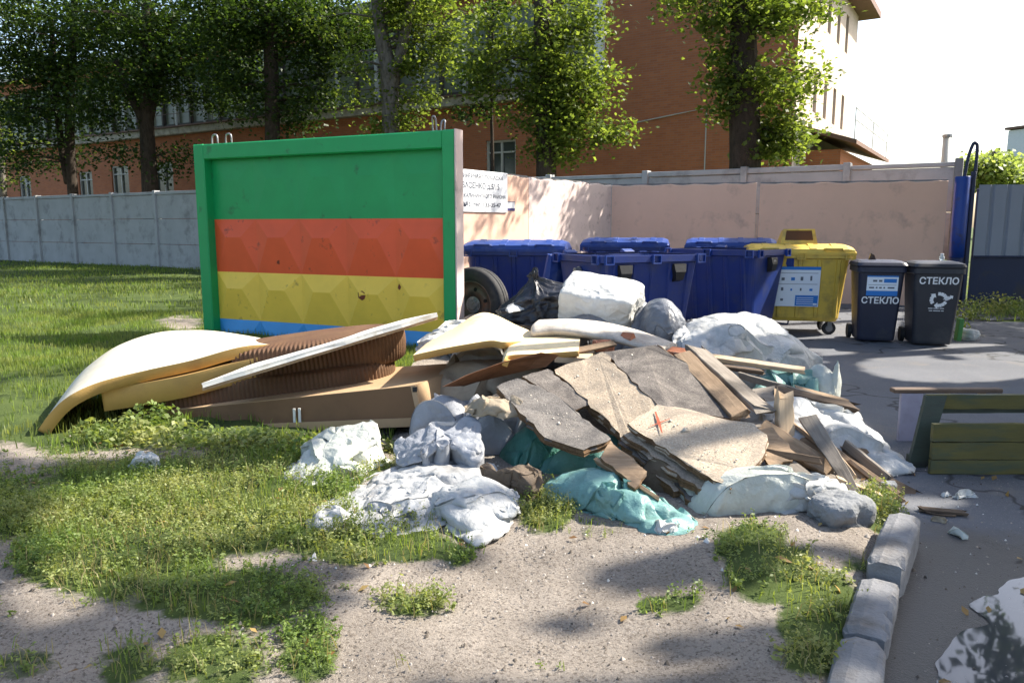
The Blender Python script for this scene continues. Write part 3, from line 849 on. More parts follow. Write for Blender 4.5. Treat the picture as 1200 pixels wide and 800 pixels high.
# ================================================================== CONTAINERS
m_bluep = M('blue plastic', (.003,.022,.155), .45, .12, 3, (.03,.042,.115), .42, 4, .06, 60, .002, .5)
m_bluel = M('blue lid plastic', (.005,.036,.215), .48, .12, 3, (.07,.10,.24), .42, 4, .06, 60, .002, .5)
m_blackp = M('black plastic', (.012,.012,.014), .5, .2, 6, (.03,.03,.03), .2, 4, .05, 60, .002, .5)
m_yelp = M('yellow plastic', (.62,.42,.06), .45, .08, 3, (.30,.21,.06), .4, 4, .06, 60, .002, .5)
m_navyp = M('navy plastic', (.018,.022,.045), .5, .15, 3, (.045,.045,.05), .25, 3, .06, 60, .002, .5)
m_char = M('charcoal plastic', (.025,.027,.035), .5, .15, 3, (.06,.06,.06), .3, 2.5, .06, 60, .002, .5)
m_brownhole = flat('brown rubber flap', (.10,.045,.02), .7)
m_rub = M('black rubber', (.018,.018,.019), .75, .2, 8, (.06,.055,.05), .3, 5, .2, 60, .003)
m_zinc = M('zinc', (.45,.46,.47), .35, .1, 20, None, .3, 3, 0, 10, .1, .5, None, .9)
def wheel(par, x, y, r=.1, w=.045, rz=0.0, zc=None):
    zc = zc if zc is not None else r
    wh = MB().lathe([(r*.55,-w/2),(r*.93,-w/2),(r,-w*.3),(r,w*.3),(r*.93,w/2),(r*.55,w/2)],18,'y').part('wheel', m_rub, par, False)
    wh.location = (x, y, zc); wh.rotation_euler = (0, 0, rz)
    MB().lathe([(0,-w*.4),(r*.56,-w*.4),(r*.56,w*.4),(0,w*.4)],14,'y').part('hub', m_steel, wh)
    fk = MB(); fk.bbox((-.03,-w/2-.012,-.02),(.03,-w/2-.004,r+.06),.003); fk.bbox((-.03,w/2+.004,-.02),(.03,w/2+.012,r+.06),.003); fk.bbox((-.05,-w/2-.013,r+.06),(.05,w/2+.013,r+.085),.004)
    fk.part('caster_fork', m_zinc, wh)
    return wh
def container(label, loc, rz, mat, lid_mat, group=None, tilt=0.0, hood=False, grips='front', is_open=False):
    t = thing('wheeled_container', label, 'container', loc, rz, group)
    W, D, H = 1.37, 1.02, 1.20; zb = .2
    secs = [rrect(W*.80, D*.66, .10, zb), rrect(W*.83, D*.70, .10, zb+.05), rrect(W*.925, D*.90, .09, H-.16), rrect(W*.935, D*.92, .09, H-.09)]
    inner = [rrect(W*.90, D*.88, .09, H-.02), rrect(W*.80, D*.70, .09, zb+.2)]
    MB().loft(secs + [rrect(W*.935,D*.92,.09,H-.02)] + inner).part('body', mat, t, False)
    # thick rim with pockets
    rim = MB(); rim.loft([rrect(W*.945,D*.93,.09,H-.085), rrect(W,D,.10,H-.075), rrect(W,D,.10,H-.005), rrect(W*.93,D*.90,.09,H-.004)], False, False)
    rim.part('rim', mat, t)
    for k in range(5):       # stiffening ribs
        x = -W*.36 + W*.18*k
        for s in (-1, 1):
            y0, y1 = s*D*.345, s*D*.455
            MB().add([(x-.035,y0,zb+.06),(x+.035,y0,zb+.06),(x+.035,y1,H-.1),(x-.035,y1,H-.1),(x-.02,y0+s*.022,zb+.06),(x+.02,y0+s*.022,zb+.06),(x+.02,y1+s*.022,H-.1),(x-.02,y1+s*.022,H-.1)],
                   [(4,5,6,7),(0,1,5,4),(1,2,6,5),(2,3,7,6),(3,0,4,7)]).part('rib', mat, t)
    def pocket(x, y, a):
        q = MB(); c, s = math.cos(a), math.sin(a)
        o = MB(); o.box((-.055,-.03,-.10),(.055,.0,-.086)); o.box((-.055,-.03,-.014),(.055,.0,0)); o.box((-.055,-.03,-.086),(-.043,0,-.014)); o.box((.043,-.03,-.086),(.055,0,-.014))
        q.add([(x+c*p[0]-s*p[1], y+s*p[0]+c*p[1], H+p[2]+.004) for p in o.v], o.f)
        q.part('rim_pocket', lid_mat, t)
    for k in (-.45,0,.45): pocket(k*W, -D/2, 0); pocket(k*W, D/2, math.pi)
    for k in (-.38,.38):
        pocket(W/2, k*D, R(90)); pocket(-W/2, k*D, R(-90))
    def grip(x, y, a):
        c, s = math.cos(a), math.sin(a)
        o = MB(); o.loft([[(-.085,0,-.10),(.085,0,-.10),(.085,.03,-.10),(-.085,.03,-.10)],
                          [(-.085,-.035,-.105),(.085,-.035,-.105),(.085,.02,-.16),(-.085,.02,-.16)],
                          [(-.07,-.05,-.19),(.07,-.05,-.19),(.06,.03,-.24),(-.06,.03,-.24)],
                          [(-.05,-.028,-.28),(.05,-.028,-.28),(.05,.05,-.30),(-.05,.05,-.30)]])
        q = MB(); q.add([(x+c*p[0]-s*p[1], y+s*p[0]+c*p[1], H+p[2]) for p in o.v], o.f)
        q.part('grip', m_blackp, t, False)
    if grips == 'front': grip(-.29*W, -D*.475, 0); grip(.24*W, -D*.475, 0)
    if grips == 'side': grip(W*.485, 0, R(90)); grip(-W*.485, 0, R(-90))
    # lid: shallow arch running along the length
    prof = [(-D*.52,.0),(-D*.50,.045),(-D*.36,.085),(-D*.12,.11),(D*.12,.11),(D*.36,.085),(D*.50,.045),(D*.52,.0)]
    secs = []
    for k, (fx, fz) in enumerate([(-.515,.0),(-.50,.75),(-.44,1.0),(.44,1.0),(.50,.75),(.515,.0)]):
        secs.append([(fx*W, y, H+.006+z*fz) for y, z in prof] + [(fx*W, D*.52, H-.03), (fx*W, -D*.52, H-.03)])
    lid = MB().loft(secs).part('lid', lid_mat, t, False)
    if is_open:      # swung back about the rear hinge, hanging behind the body
        hy, hz = D*.54, H; a_ = R(-250)
        lid.rotation_euler = (a_, 0, 0)
        lid.location = (0, hy - (hy*math.cos(a_) - hz*math.sin(a_)), hz - (hy*math.sin(a_) + hz*math.cos(a_)))
    for k in range(4):
        x = -W*.33 + W*.22*k
        q = MB(); q.add([(x-.05,-D*.50,H+.045),(x+.05,-D*.50,H+.045),(x+.05,-D*.20,H+.105),(x-.05,-D*.20,H+.105),(x-.04,-D*.5,H+.06),(x+.04,-D*.5,H+.06),(x+.04,-D*.2,H+.128),(x-.04,-D*.2,H+.128)],
              [(4,5,6,7),(0,1,5,4),(1,2,6,5),(2,3,7,6),(3,0,4,7)])
        q.part('lid_rib', lid_mat, lid)
    for k in (-.3,.3):
        q = MB(); q.tube([(k*W-.12,-D*.50,H+.05),(k*W-.1,-D*.57,H+.06),(k*W+.1,-D*.57,H+.06),(k*W+.12,-D*.50,H+.05)],.014,6); q.part('lid_handle', lid_mat, lid)
        q = MB(); q.bbox((k*W-.08,D*.50,H-.05),(k*W+.08,D*.56,H+.03),.008); q.part('hinge', lid_mat, lid)
    for s in (-1, 1):
        MB().lathe([(0,0),(.03,0),(.03,.05),(.042,.05),(.042,.065),(0,.065)],12,'x',(s*W*.47 if s>0 else -W*.47-.065,0,H-.17)).part('trunnion', m_steel, t)
    for sx in (-1, 1):
        for sy in (-1, 1): wheel(t, sx*W*.33, sy*D*.26, .095, .045, .5*sx+.3*sy)
    if hood:
        q = MB(); x0, x1 = -.23, .27
        q.add([(x0,-.10,H+.11),(x1,-.10,H+.11),(x1+.01,.28,H+.11),(x0-.01,.28,H+.11),(x0+.04,-.05,H+.335),(x1-.04,-.05,H+.335),(x1-.04,.2,H+.30),(x0+.04,.2,H+.30)],
              [(4,5,6,7),(1,2,6,5),(2,3,7,6),(3,0,4,7)])
        q.add([(x0,-.10,H+.11),(x1,-.10,H+.11),(x1-.04,-.05,H+.335),(x0+.04,-.05,H+.335),(x0+.06,-.092,H+.17),(x1-.06,-.092,H+.17),(x1-.08,-.058,H+.312),(x0+.08,-.058,H+.312)],
              [(0,1,5,4),(1,2,6,5),(2,3,7,6),(3,0,4,7)])
        hd = q.part('deposit_hood', mat, t)
        MB().add([(x0+.06,-.088,H+.17),(x1-.06,-.088,H+.17),(x1-.08,-.05,H+.312),(x0+.08,-.05,H+.312)],[(0,1,2,3)]).part('rubber_flap', m_brownhole, hd)
    if tilt: t.rotation_euler = (tilt, 0, rz)
    return t
GB_ = 'blue containers inside the pink wall'
def corner(cx, cy, rz, lx, ly):          # container placed by one of its corners
    c, s = math.cos(rz), math.sin(rz); return (cx - (c*lx - s*ly), cy - (s*lx + c*ly), 0)
container('blue container with two black grips on its sunlit face beside the grey tied bag', corner(.94,7.95,R(28),-.685,-.51), R(28), m_bluep, m_bluel, GB_, 0, False, 'front', True)
container('blue container standing behind the car tyre', corner(-.66,10.35,R(-8),-.685,-.51), R(-8), m_bluep, m_bluel, GB_, 0, False, 'none')
container('blue container with sunlit narrow end right next to the yellow container', corner(3.10,9.85,R(-45),.685,-.51), R(-45), m_bluep, m_bluel, GB_, 0, False, 'side', True)
container('blue container with closed lid in the corner of the pink wall', (1.9,12.9,0), R(-12), m_bluep, m_bluel, GB_, 0, False, 'none')
container('blue container with closed lid against the long pink wall seam', (3.55,12.6,0), R(-14), m_bluep, m_bluel, GB_, 0, False, 'none')

yc = container('yellow container with hooded brown deposit slot and white information sticker', (4.06,11.05,0), R(-12), m_yelp, m_yelp, None, 0, True, 'none')
yc.scale = (1,1,.955)
# information sticker: front wall leans out, sticker follows it
m_stk = flat('sticker white', (.72,.78,.84), .35); m_sblue = flat('sticker blue', (.03,.19,.55), .35); m_sgrey = flat('sticker print', (.12,.14,.17), .5)
def wall_y(z, W=1.37, D=1.02, H=1.2, zb=.2):      # outer front wall of the container body
    a, b_ = (zb+.05, -D*.35), (H-.16, -D*.45)
    return a[1] + (z-a[0])*(b_[1]-a[1])/(b_[0]-a[0])
def plate(x0, x1, z0, z1, off, mat, par, name):
    return MB().add([(x0,wall_y(z0)-off,z0),(x1,wall_y(z0)-off,z0),(x1,wall_y(z1)-off,z1),(x0,wall_y(z1)-off,z1)],[(0,1,2,3)]).part(name, mat, par)
st = plate(-.42,.27,.42,1.0,.0265,m_stk,yc,'information_sticker')
plate(-.42,.27,.955,1.0,.028,m_sblue,st,'sticker_header')
plate(-.04,.26,.43,.585,.028,m_sblue,st,'sticker_blue_box')
rr_ = random.Random(8)
for r, (z, hgt) in enumerate(((.80,.075),(.65,.05),(.50,.06))):
    for k in range(5 if r < 2 else 2):
        x = -.36 + k*.125
        w = rr_.uniform(.02,.05); hh = hgt*rr_.uniform(.5,1)
        plate(x, x+w, z, z+hh, .0285, m_sgrey if rr_.random() < .6 else m_sblue, st, 'sticker_picture')
for z in (.745,.905): plate(-.39,.24,z,z+.006,.0283,m_sgrey,st,'sticker_line')
for z in (.455,.485,.515,.545): plate(-.02,.20,z,z+.008,.029,m_stk,st,'sticker_line')
plate(.20,.25,.445,.47,.029,m_stk,st,'sticker_line')

def wheelie(name_label, loc, rz, mat):
    t = thing('wheelie_bin', name_label, 'bin', loc, rz, 'black glass bins beside the yellow container')
    W, D, H = .585, .70, 1.0
    MB().loft([rrect(W*.76,D*.60,.05,.03,0,.02), rrect(W*.78,D*.63,.05,.06,0,.02), rrect(W*.93,D*.86,.05,H-.10), rrect(W*.935,D*.87,.05,H-.02)]).part('body', mat, t)
    MB().loft([rrect(W*.945,D*.88,.05,H-.085), rrect(W*1.0,D*.96,.06,H-.075), rrect(W*1.0,D*.96,.06,H-.012), rrect(W*.93,D*.88,.05,H-.010)]).part('rim', mat, t)
    lid = MB().loft([rrect(W*1.02,D*.99,.06,H-.004), rrect(W*1.03,D*1.0,.06,H+.012), rrect(W*.98,D*.93,.07,H+.045), rrect(W*.82,D*.72,.10,H+.066), rrect(W*.5,D*.4,.08,H+.072)]).part('lid', mat, t)
    MB().tube([(-W*.45,D*.5,H+.0),(-W*.45,D*.58,H+.01),(W*.45,D*.58,H+.01),(W*.45,D*.5,H+.0)],.016,8).part('handle_bar', mat, t)
    for s in (-1, 1):
        w = MB().lathe([(.0,-.025),(.095,-.025),(.1,-.015),(.1,.015),(.095,.025),(0,.025)],18,'x').part('wheel', m_rub, t); w.location = (s*W*.44, D*.36, .1)
    MB().tube([(-W*.44,D*.36,.1),(W*.44,D*.36,.1)],.012,6).part('axle', m_steel, t)
    return t, W, D, H
def wy(z, D=.70, H=1.0):
    a, b_ = (.06, -D*.315+.02), (H-.10, -D*.43)
    return a[1] + (z-a[0])*(b_[1]-a[1])/(b_[0]-a[0])
TLT = math.atan2((-.70*.43)-(-.70*.315+.02), (1-.10)-.06)       # lean of the bin front
m_lw = flat('white lettering', (.75,.76,.77), .5)
def bquad(par, x0, x1, z0, z1, off, mat, name):
    return MB().add([(x0,wy(z0)-off,z0),(x1,wy(z0)-off,z0),(x1,wy(z1)-off,z1),(x0,wy(z1)-off,z1)],[(0,1,2,3)]).part(name, mat, par)
rzb = R(-14)
w1, W, D, H = wheelie('black wheelie bin with a blue and white sticker above its lettering', (4.80,10.12,0), rzb, m_navyp)
s_ = bquad(w1,-.17,.20,.62,.88,.003,m_stk,'glass_sticker')
q = bquad(s_,-.17,.20,.62,.685,.0045,m_sblue,'sticker_band'); q = bquad(s_,-.17,.20,.862,.88,.0045,m_sblue,'sticker_band'); q = bquad(s_,.03,.18,.79,.84,.0045,m_sblue,'sticker_band')
for x, w in ((-.10,.05),(-.03,.04)): bquad(s_,x,x+w,.80,.825,.0045,m_sgrey,'sticker_picture')
for x, w in ((-.14,.06),(-.06,.02),(-.02,.03),(.03,.02),(.08,.08)): bquad(s_,x,x+w,.715,.735,.0045,m_sgrey,'sticker_picture')
bquad(s_,-.15,.18,.758,.763,.0045,m_sgrey,'sticker_line')
ob('lettering', text_me('СТЕКЛО', .115, 'CENTER', .003, .95), m_lw, w1, (.005, wy(.555)-.004, .555), (R(90)-TLT, 0, 0))
w2_, W, D, H = wheelie('charcoal wheelie bin with white recycling emblem under its lettering', (5.36,9.80,0), rzb, m_char)
ob('lettering', text_me('СТЕКЛО', .115, 'CENTER', .003, .95), m_lw, w2_, (-.0, wy(.83)-.004, .83), (R(90)-TLT, 0, 0))
# recycling emblem: three bent arrows
em = MB()
def arrow_strip(pts, w):
    for i in range(len(pts)-1):
        (x0,z0),(x1,z1) = pts[i], pts[i+1]; d = math.hypot(x1-x0,z1-z0); nx_, nz_ = -(z1-z0)/d*w/2, (x1-x0)/d*w/2
        em.add([(x0+nx_,0,z0+nz_),(x1+nx_,0,z1+nz_),(x1-nx_,0,z1-nz_),(x0-nx_,0,z0-nz_)],[(0,1,2,3)])
    (x0,z0),(x1,z1) = pts[-2], pts[-1]; d = math.hypot(x1-x0,z1-z0); ux, uz = (x1-x0)/d, (z1-z0)/d
    em.add([(x1-uz*w,0,z1+ux*w),(x1+ux*w*.9,0,z1+uz*w*.9),(x1+uz*w,0,z1-ux*w)],[(0,1,2)])
for k in range(3):
    a0 = 100 - 120*k
    arrow_strip([(.085*math.cos(R(a)), .075*math.sin(R(a))) for a in (a0, a0-22, a0-44, a0-62, a0-78)], .042)
arrow_strip([(.07,.0),(.10,.01),(.135,.035)], .03)
ob('recycling_emblem', em.me('recycling_emblem'), m_lw, w2_, (.02, wy(.60)-.006, .60), (-TLT,0,0))
for z, ws in ((.485,((-.09,.05),(-.03,.06),(.04,.05))),(.455,((-.08,.04),(-.03,.08),(.06,.03)))):
    for x, w in ws: bquad(w2_, x, x+w, z, z+.009, .005, m_lw, 'small_print')
# things on and beside the bins
cr_ = solo('bottle_shard', [(-.05,0,0),(.05,.02,0),(.03,.06,.0),(-.04,.05,0),(-.03,.01,.09),(.03,.03,.06),(.01,.05,.08)], [(0,1,2,3),(0,1,5,4),(1,2,5),(2,3,6),(3,0,4),(4,5,6),(2,6,5),(3,4,6)], flat('dark glass', (.03,.02,.02), .2))
cr_.location = (4.72, 10.12, 1.07); tag(cr_, 'dark broken piece lying on the stickered bin lid', 'shard')
t = thing('glass_jar', 'small clear jar standing on the emblem bin lid', 'jar', (5.48,9.84,1.066))
m_clear, nt, b = _new('clear glass'); b.inputs['Base Color'].default_value = (.75,.8,.8,1); b.inputs['Roughness'].default_value = .05; b.inputs['Transmission Weight'].default_value = .6
MB().lathe([(0,0),(.03,0),(.032,.05),(.02,.07),(.02,.08),(0,.08)],12,'z').part('jar_body', m_clear, t, True)
MB().lathe([(0,.08),(.022,.08),(.022,.095),(0,.095)],10,'z').part('jar_lid', m_lw, t)
gbx = MB(); gbx.bbox((-.03,-.06,0),(.03,.06,.30),.008)
o = ob('green_board', gbx.me('green_board'), M('faded green', (.08,.25,.07), .7, .15), None, (5.92,10.1,0), (0,.06,-.2)); tag(o, 'narrow faded green board standing beside the charcoal bin', 'board')
def rock(name, label, cat, loc, s, seed, mat, rz=0, group=None):
    bm = bmesh.new(); bmesh.ops.create_icosphere(bm, subdivisions=5, radius=1)
    v = np.array([q.co[:] for q in bm.verts]); f = [[w.index for w in q.verts] for q in bm.faces]; bm.free()
    n = np.power(np.sum(np.abs(v)**4, 1), -.25)[:, None]
    w = v*n*(1 + .18*fbm(v*1.4+seed*7.3, seed, 2)[:, None] + .035*ridged(v*4+seed, seed)[:, None] + .02*fbm(v*9, seed, 3)[:, None])
    w = w*np.array(s)/2; w[:, 2] = np.maximum(w[:, 2], -s[2]*.42); w[:, 2] += s[2]*.42
    o = ob(name, mesh(name, w, f), mat, None, loc, (0, 0, rz)); return tag(o, label, cat, group)
rock('concrete_block', 'pale concrete block at the foot of the charcoal bin', 'block', (6.1,10.2,0), (.18,.3,.16), 3, M('pale concrete', (.5,.49,.46), .9, .1), .4)

# ------------------------------------------------------------------ kerb stones
m_kerb = M('kerb concrete', (.19,.19,.195), .9, .15, 5, (.12,.108,.096), .35, 4, .7, 45, .012)
def kerb(label, pa, pb, w, h, seed, dz=0.0):
    pa, pb = Vector(pa), Vector(pb); d = pb - pa; L = d.length; w = abs(w)
    pa = pa + Vector((d.y, -d.x, 0))/L*w
    n = 14; secs = []
    r = random.Random(seed)
    for k in range(n+1):
        x = L*k/n; e = .0 if 0 < k < n else .012
        ch = r.uniform(.012,.03) if r.random() < .3 else 0
        def j(a=.0018): return r.uniform(-a, a)
        secs.append([(x+j(), e+j(), -.12), (x+j(), e+j(), h-.03+j()), (x, .012+e+j(), h-.012-e+j()), (x, w*.35+j(), h-e+j(.0015)), (x, w-.022-ch*.6+j(), h-.002-e+j(.0015)), (x, w-.008-ch*.5+j(), h-.008-ch-e+j()), (x, w-e+j(), h-.022-ch+j()), (x, w-e+j(), -.12)])
    me = MB().loft(secs).me('kerb_stone', False)
    o = ob('kerb_stone', me, m_kerb, None, pa + Vector((0,0,dz)), (0, 0, math.atan2(d.y, d.x)))
    return tag(o, label, 'kerb stone', 'kerb stones along the asphalt')
# the road side is on the right of the walking direction, so place the stones from far to near
kerb('loose kerb stone with a broken end nearest the rubbish pile', (1.945,3.48,0), (1.585,2.93,0), .145, .14, 1, .012)
kerb('kerb stone between the broken-ended one and the next', (1.555,2.895,0), (1.30,2.47,0), .15, .10, 2)
kerb('kerb stone beside the weed clump, farthest from the rubbish', (1.285,2.445,0), (.84,1.65,0), .155, .10, 3)
# ================================================================== THE RUBBISH PILE
_ico = {}
def ico(sub):
    if sub not in _ico:
        bm = bmesh.new(); bmesh.ops.create_icosphere(bm, subdivisions=sub, radius=1)
        _ico[sub] = (np.array([q.co[:] for q in bm.verts]), np.array([[w.index for w in q.verts] for q in bm.faces])); bm.free()
    return _ico[sub]
def rotm(rz, rx=0, ry=0):
    return np.array((Matrix.Rotation(rz, 3, 'Z') @ Matrix.Rotation(ry, 3, 'Y') @ Matrix.Rotation(rx, 3, 'X')))
def lump_sack(name, label, cat, c, s, mat, seed, rz=0, rx=0, ry=0, n=3.0, fold=.10, fs=2.4, st=(1,1,1), sub=6, floor=None, neck=None, group=None, parent=None):
    v, f = ico(sub)
    w = v * (np.sum(np.abs(v)**n, 1)**(-1/n))[:, None]
    q = v*np.array(st)*fs + seed*3.7
    r1 = ridged(q, seed); r2 = ridged(q*2.6+3, seed+3); r3 = noise(v*1.3+seed, seed+8)
    w = w * (1 + fold*(r1-.55) + fold*.45*(r2-.55) + .10*r3)[:, None]
    if neck is not None:           # gather the cloth towards a tied neck
        nd = np.array(neck[:3], float); nd /= np.linalg.norm(nd)
        k = np.clip((v@nd - .72)/.28, 0, 1)
        ang = np.arctan2(v@np.cross(nd, [0.3,.9,.2]), v@np.cross(np.cross(nd, [0.3,.9,.2]), nd))
        ax = (w@nd)[:, None]*nd
        w = ax + (w-ax)*(1 - .8*np.minimum(k*1.6, 1)*(1-.55*np.clip((k-.7)/.3,0,1)))[:, None]*(1+.25*k*np.sin(ang*7))[:, None] + nd*(k*neck[3])[:, None]
    w = (w*np.array(s)/2) @ rotm(rz, rx, ry).T + np.array(tuple(c))
    if floor is not None:
        lo = floor + .012*noise(w*9, seed)
        w[:, 2] = np.where(w[:, 2] < lo, lo + (w[:, 2]-lo)*.06, w[:, 2])
    o = smooth_obj(solo(name, w, f, mat, True), 1, .008)
    return tag(o, label, cat, group)
def sack(name, label, cat, c, s, mat, seed, rz=0, rx=0, ry=0, n=3.0, fold=.10, fs=2.4, st=(1,1,1), sub=6, floor=None, neck=None, group=None, crush=1.38, fill=.8, pinch=0):
    v, f = cloth_sack(s[0], s[1], s[2], crush, fill, seed, nx=26 if sub > 5 else 18, pinch=pinch, dome=3.2, steps=80)
    v = v - np.array([0, 0, s[2]/2])
    w = v @ rotm(rz, rx, ry).T + np.array(tuple(c))
    if floor is not None:
        w[:, 2] += max(0, floor - w[:, 2].min())*.5
        w[:, 2] = np.maximum(w[:, 2], floor)
    return tag(smooth_obj(solo(name, w, f, mat, True)), label, cat, group)
def drape(name, label, cat, out, cen, puff, fold, mat, seed, fs=7.0, aniso=(1,1), group=None, nt=150, crush=1.5, fill=.40, amp=.014, solid=True, conform=False):
    b0 = np.array([tuple(G(*q)) for q in out]); c = np.array(tuple(G(*cen)))
    bnd = np.array([tuple(q) for q in cr([Vector(q) for q in b0], 6, True)])
    d = bnd[:, :2] - c[:2]
    ev, vec = np.linalg.eigh(np.cov(d.T)); ax = vec[:, 1]; ang = math.atan2(ax[1], ax[0])
    ca, sa = math.cos(ang), math.sin(ang)
    loc = np.stack([d[:, 0]*ca + d[:, 1]*sa, -d[:, 0]*sa + d[:, 1]*ca], 1)
    lx = np.abs(loc[:, 0]).max()*2; ly = np.abs(loc[:, 1]).max()*2
    nx = int(np.clip(lx/.025, 16, 42))
    v, f = cloth_sack(lx, ly, puff*1.9+.02, crush, fill, seed, nx=nx, ny=int(np.clip(ly/.025, 12, 38)), outline=loc, steps=80, bend=.12, dome=1.6, conform=conform)
    U_, N_ = 2*nx, len(v)//(2*nx)
    w = np.stack([v[:, 0]*ca - v[:, 1]*sa + c[0], v[:, 0]*sa + v[:, 1]*ca + c[1], v[:, 2]], 1)
    ctl = np.concatenate([b0, c[None], c[None]])
    dd = ((w[:, None, :2]-ctl[None, :, :2])**2).sum(2) + .012
    wt = 1/dd**1.5; base = (wt*ctl[None, :, 2]).sum(1)/wt.sum(1)
    inner = np.zeros((U_, N_), bool); inner[nx+1:-1, 1:-1] = True; inner = inner.ravel()
    w[:, 2] += np.where(inner & solid, -.01, np.maximum(base - .02, 0))      # the filling reaches down to what carries it
    lo = gh(w[:, 0], w[:, 1]); w[:, 2] = np.maximum(w[:, 2], np.maximum(lo, 0)-.004)
    return tag(smooth_obj(solo(name, w, f, mat, True), 2, amp), label, cat, group)
def slab_geo(pts, th, jag=.01, seg=.06, seed=0, layers=1, warpz=.0):
    r = random.Random(seed); pts = [Vector(p) for p in pts]
    nrm = (pts[1]-pts[0]).cross(pts[2]-pts[1]).normalized()
    if nrm.z < 0: nrm = -nrm
    out = []
    for i in range(len(pts)):
        a, b_ = pts[i], pts[(i+1) % len(pts)]; n = max(1, int((b_-a).length/seg))
        for k in range(n):
            p = a.lerp(b_, k/n)
            if k: p = p + Vector((r.uniform(-jag,jag), r.uniform(-jag,jag), 0)); p -= nrm*(p-a).dot(nrm)*.0
            out.append(p)
    cc = sum(out, Vector())/len(out)
    rings = []
    nl = 2*layers
    for l in range(nl+1):
        ins = 0 if l in (0,) else r.uniform(-.4, .6)*jag
        ring = []
        for p in out:
            d = (cc-p); d.normalize()
            ring.append(p - nrm*(th*l/nl) + d*(ins + (r.uniform(-.5,.5)*jag if l else 0)))
        rings.append(ring)
    mb = MB(); mb.loft(rings, True, True)
    return mb
def slab(name, label, cat, pts, th, mat, jag=.01, seed=0, seg=.06, layers=1, group=None, edge=None):
    mb = slab_geo(pts, th, jag, seg, seed, layers)
    o = solo(name, mb.v, mb.f, mat)
    if edge:
        o.data.materials.append(edge); nn_ = (Vector(pts[1])-Vector(pts[0])).cross(Vector(pts[2])-Vector(pts[1])).normalized()
        for p in o.data.polygons:
            if abs(p.normal.dot(nn_)) < .75: p.material_index = 1
    return tag(o, label, cat, group)
def plank(name, label, a, b_, w, th, mat, roll=0.0, seed=0, group=None, taper=1.0, bow=.0, cat='plank'):
    a, b_ = Vector(a), Vector(b_); d = b_-a; L = d.length; r = random.Random(seed)
    n = 8; secs = []
    for k in range(n+1):
        t_ = k/n; x = L*t_; ww = w*(1+(taper-1)*t_)/2; z = bow*math.sin(math.pi*t_)
        e = (r.uniform(-.05,.05)*min(1, w/.08) if k in (0, n) else 0)
        jw = r.uniform(-.05,.05)*w
        c = .12*th
        secs.append([(x+e, -ww+jw, -th/2+c+z), (x, -ww+c+jw, -th/2+z), (x-e, ww-c+jw, -th/2+z), (x+e*.5, ww+jw, -th/2+c+z), (x-e, ww+jw, th/2-c+z), (x+e, ww-c+jw, th/2+z), (x, -ww+c+jw, th/2+z), (x-e*.6, -ww+jw, th/2-c+z)])
    me = MB().loft(secs).me(name)
    o = ob(name, me, mat, None, a)
    q = d.to_track_quat('X', 'Z'); o.rotation_mode = 'QUATERNION'
    from mathutils import Quaternion
    o.rotation_quaternion = q @ Quaternion((1,0,0), roll)
    return tag(o, label, cat, group)

c_white = clothmat('white woven plastic', (.50,.505,.495), (.24,.22,.19), .42)
c_white2 = clothmat('dirty white woven plastic', (.46,.465,.46), (.24,.22,.195), .55)
c_grey = clothmat('grey woven plastic', (.34,.355,.385), (.21,.20,.19), .55)
c_cream = clothmat('cream woven plastic', (.56,.58,.52), (.27,.25,.20), .42)
c_teal = clothmat('teal woven plastic', (.085,.235,.20), (.085,.13,.11), .5)
c_teal2 = clothmat('pale teal woven plastic', (.185,.36,.335), (.13,.19,.16), .5)
c_green = clothmat('dark green woven plastic', (.06,.20,.155), (.06,.09,.07), .4)
c_black = clothmat('black bag film', (.018,.018,.022), (.05,.045,.04), .3, .35, .0)
c_gbag = clothmat('grey bag film', (.16,.17,.19), (.11,.09,.075), .45, .35, .05)
c_sheet = clothmat('white paper sack', (.64,.64,.61), (.40,.37,.33), .32, .55)
c_brown = clothmat('brown rag', (.16,.12,.085), (.08,.06,.045), .4, .9)
c_tan = clothmat('tan rag', (.38,.31,.22), (.20,.15,.10), .45, .9)
m_foamw = M('white quilted cover', (.62,.575,.455), .85, .05, 2, (.50,.44,.31), .38, 2.5, .25, 90, .004)
m_foamt = M('tan foam', (.54,.33,.105), .9, .10, 3, (.40,.24,.09), .35, 3, .4, 80, .006)
m_foamc = M('cream foam', (.74,.60,.37), .9, .07, 2, (.52,.38,.2), .25, 3, .4, 80, .006)
m_card = M('brown cardboard', (.17,.092,.042), .8, .10, 2.5, (.12,.065,.03), .35, 2, .2, 50, .004)
m_card2 = M('pale cardboard', (.42,.28,.155), .8, .08, 3, (.36,.24,.13), .3, 3, .2, 50, .004)
m_rib = M('brown ribbed upholstery', (.115,.058,.025), .75, .25, 5, (.09,.04,.02), .45, 3, .3, 60, .006)
m_boardw = M('white laminate', (.70,.68,.62), .6, .06, 4, (.45,.38,.28), .3, 6, .1, 50, .003)
m_boardb = woodmat('bare board', (.40,.27,.15), (.26,.16,.085))
chip_a = chipmat('pale chipboard', (.44,.37,.285), (.27,.21,.15), (.13,.115,.10), .55)
chip_b = chipmat('grey chipboard', (.27,.25,.225), (.15,.13,.115), (.07,.066,.066), .85)
chip_c = chipmat('cream chipboard', (.52,.44,.34), (.34,.27,.20), (.22,.185,.15), .45)
chip_d = chipmat('sooty chipboard', (.27,.24,.21), (.15,.13,.115), (.04,.036,.036), .85)
chip_e = chipmat('raw chipboard edge', (.20,.125,.07), (.11,.065,.035), (.06,.04,.025), .5)
wd_brown = woodmat('brown plank wood', (.33,.235,.15), (.19,.125,.075), stain=(.07,.05,.035))
wd_grey = woodmat('weathered grey wood', (.27,.235,.195), (.15,.125,.10), stain=(.09,.075,.06))
wd_pale = woodmat('pale plank wood', (.56,.42,.27), (.42,.30,.19), stain=(.33,.26,.19))
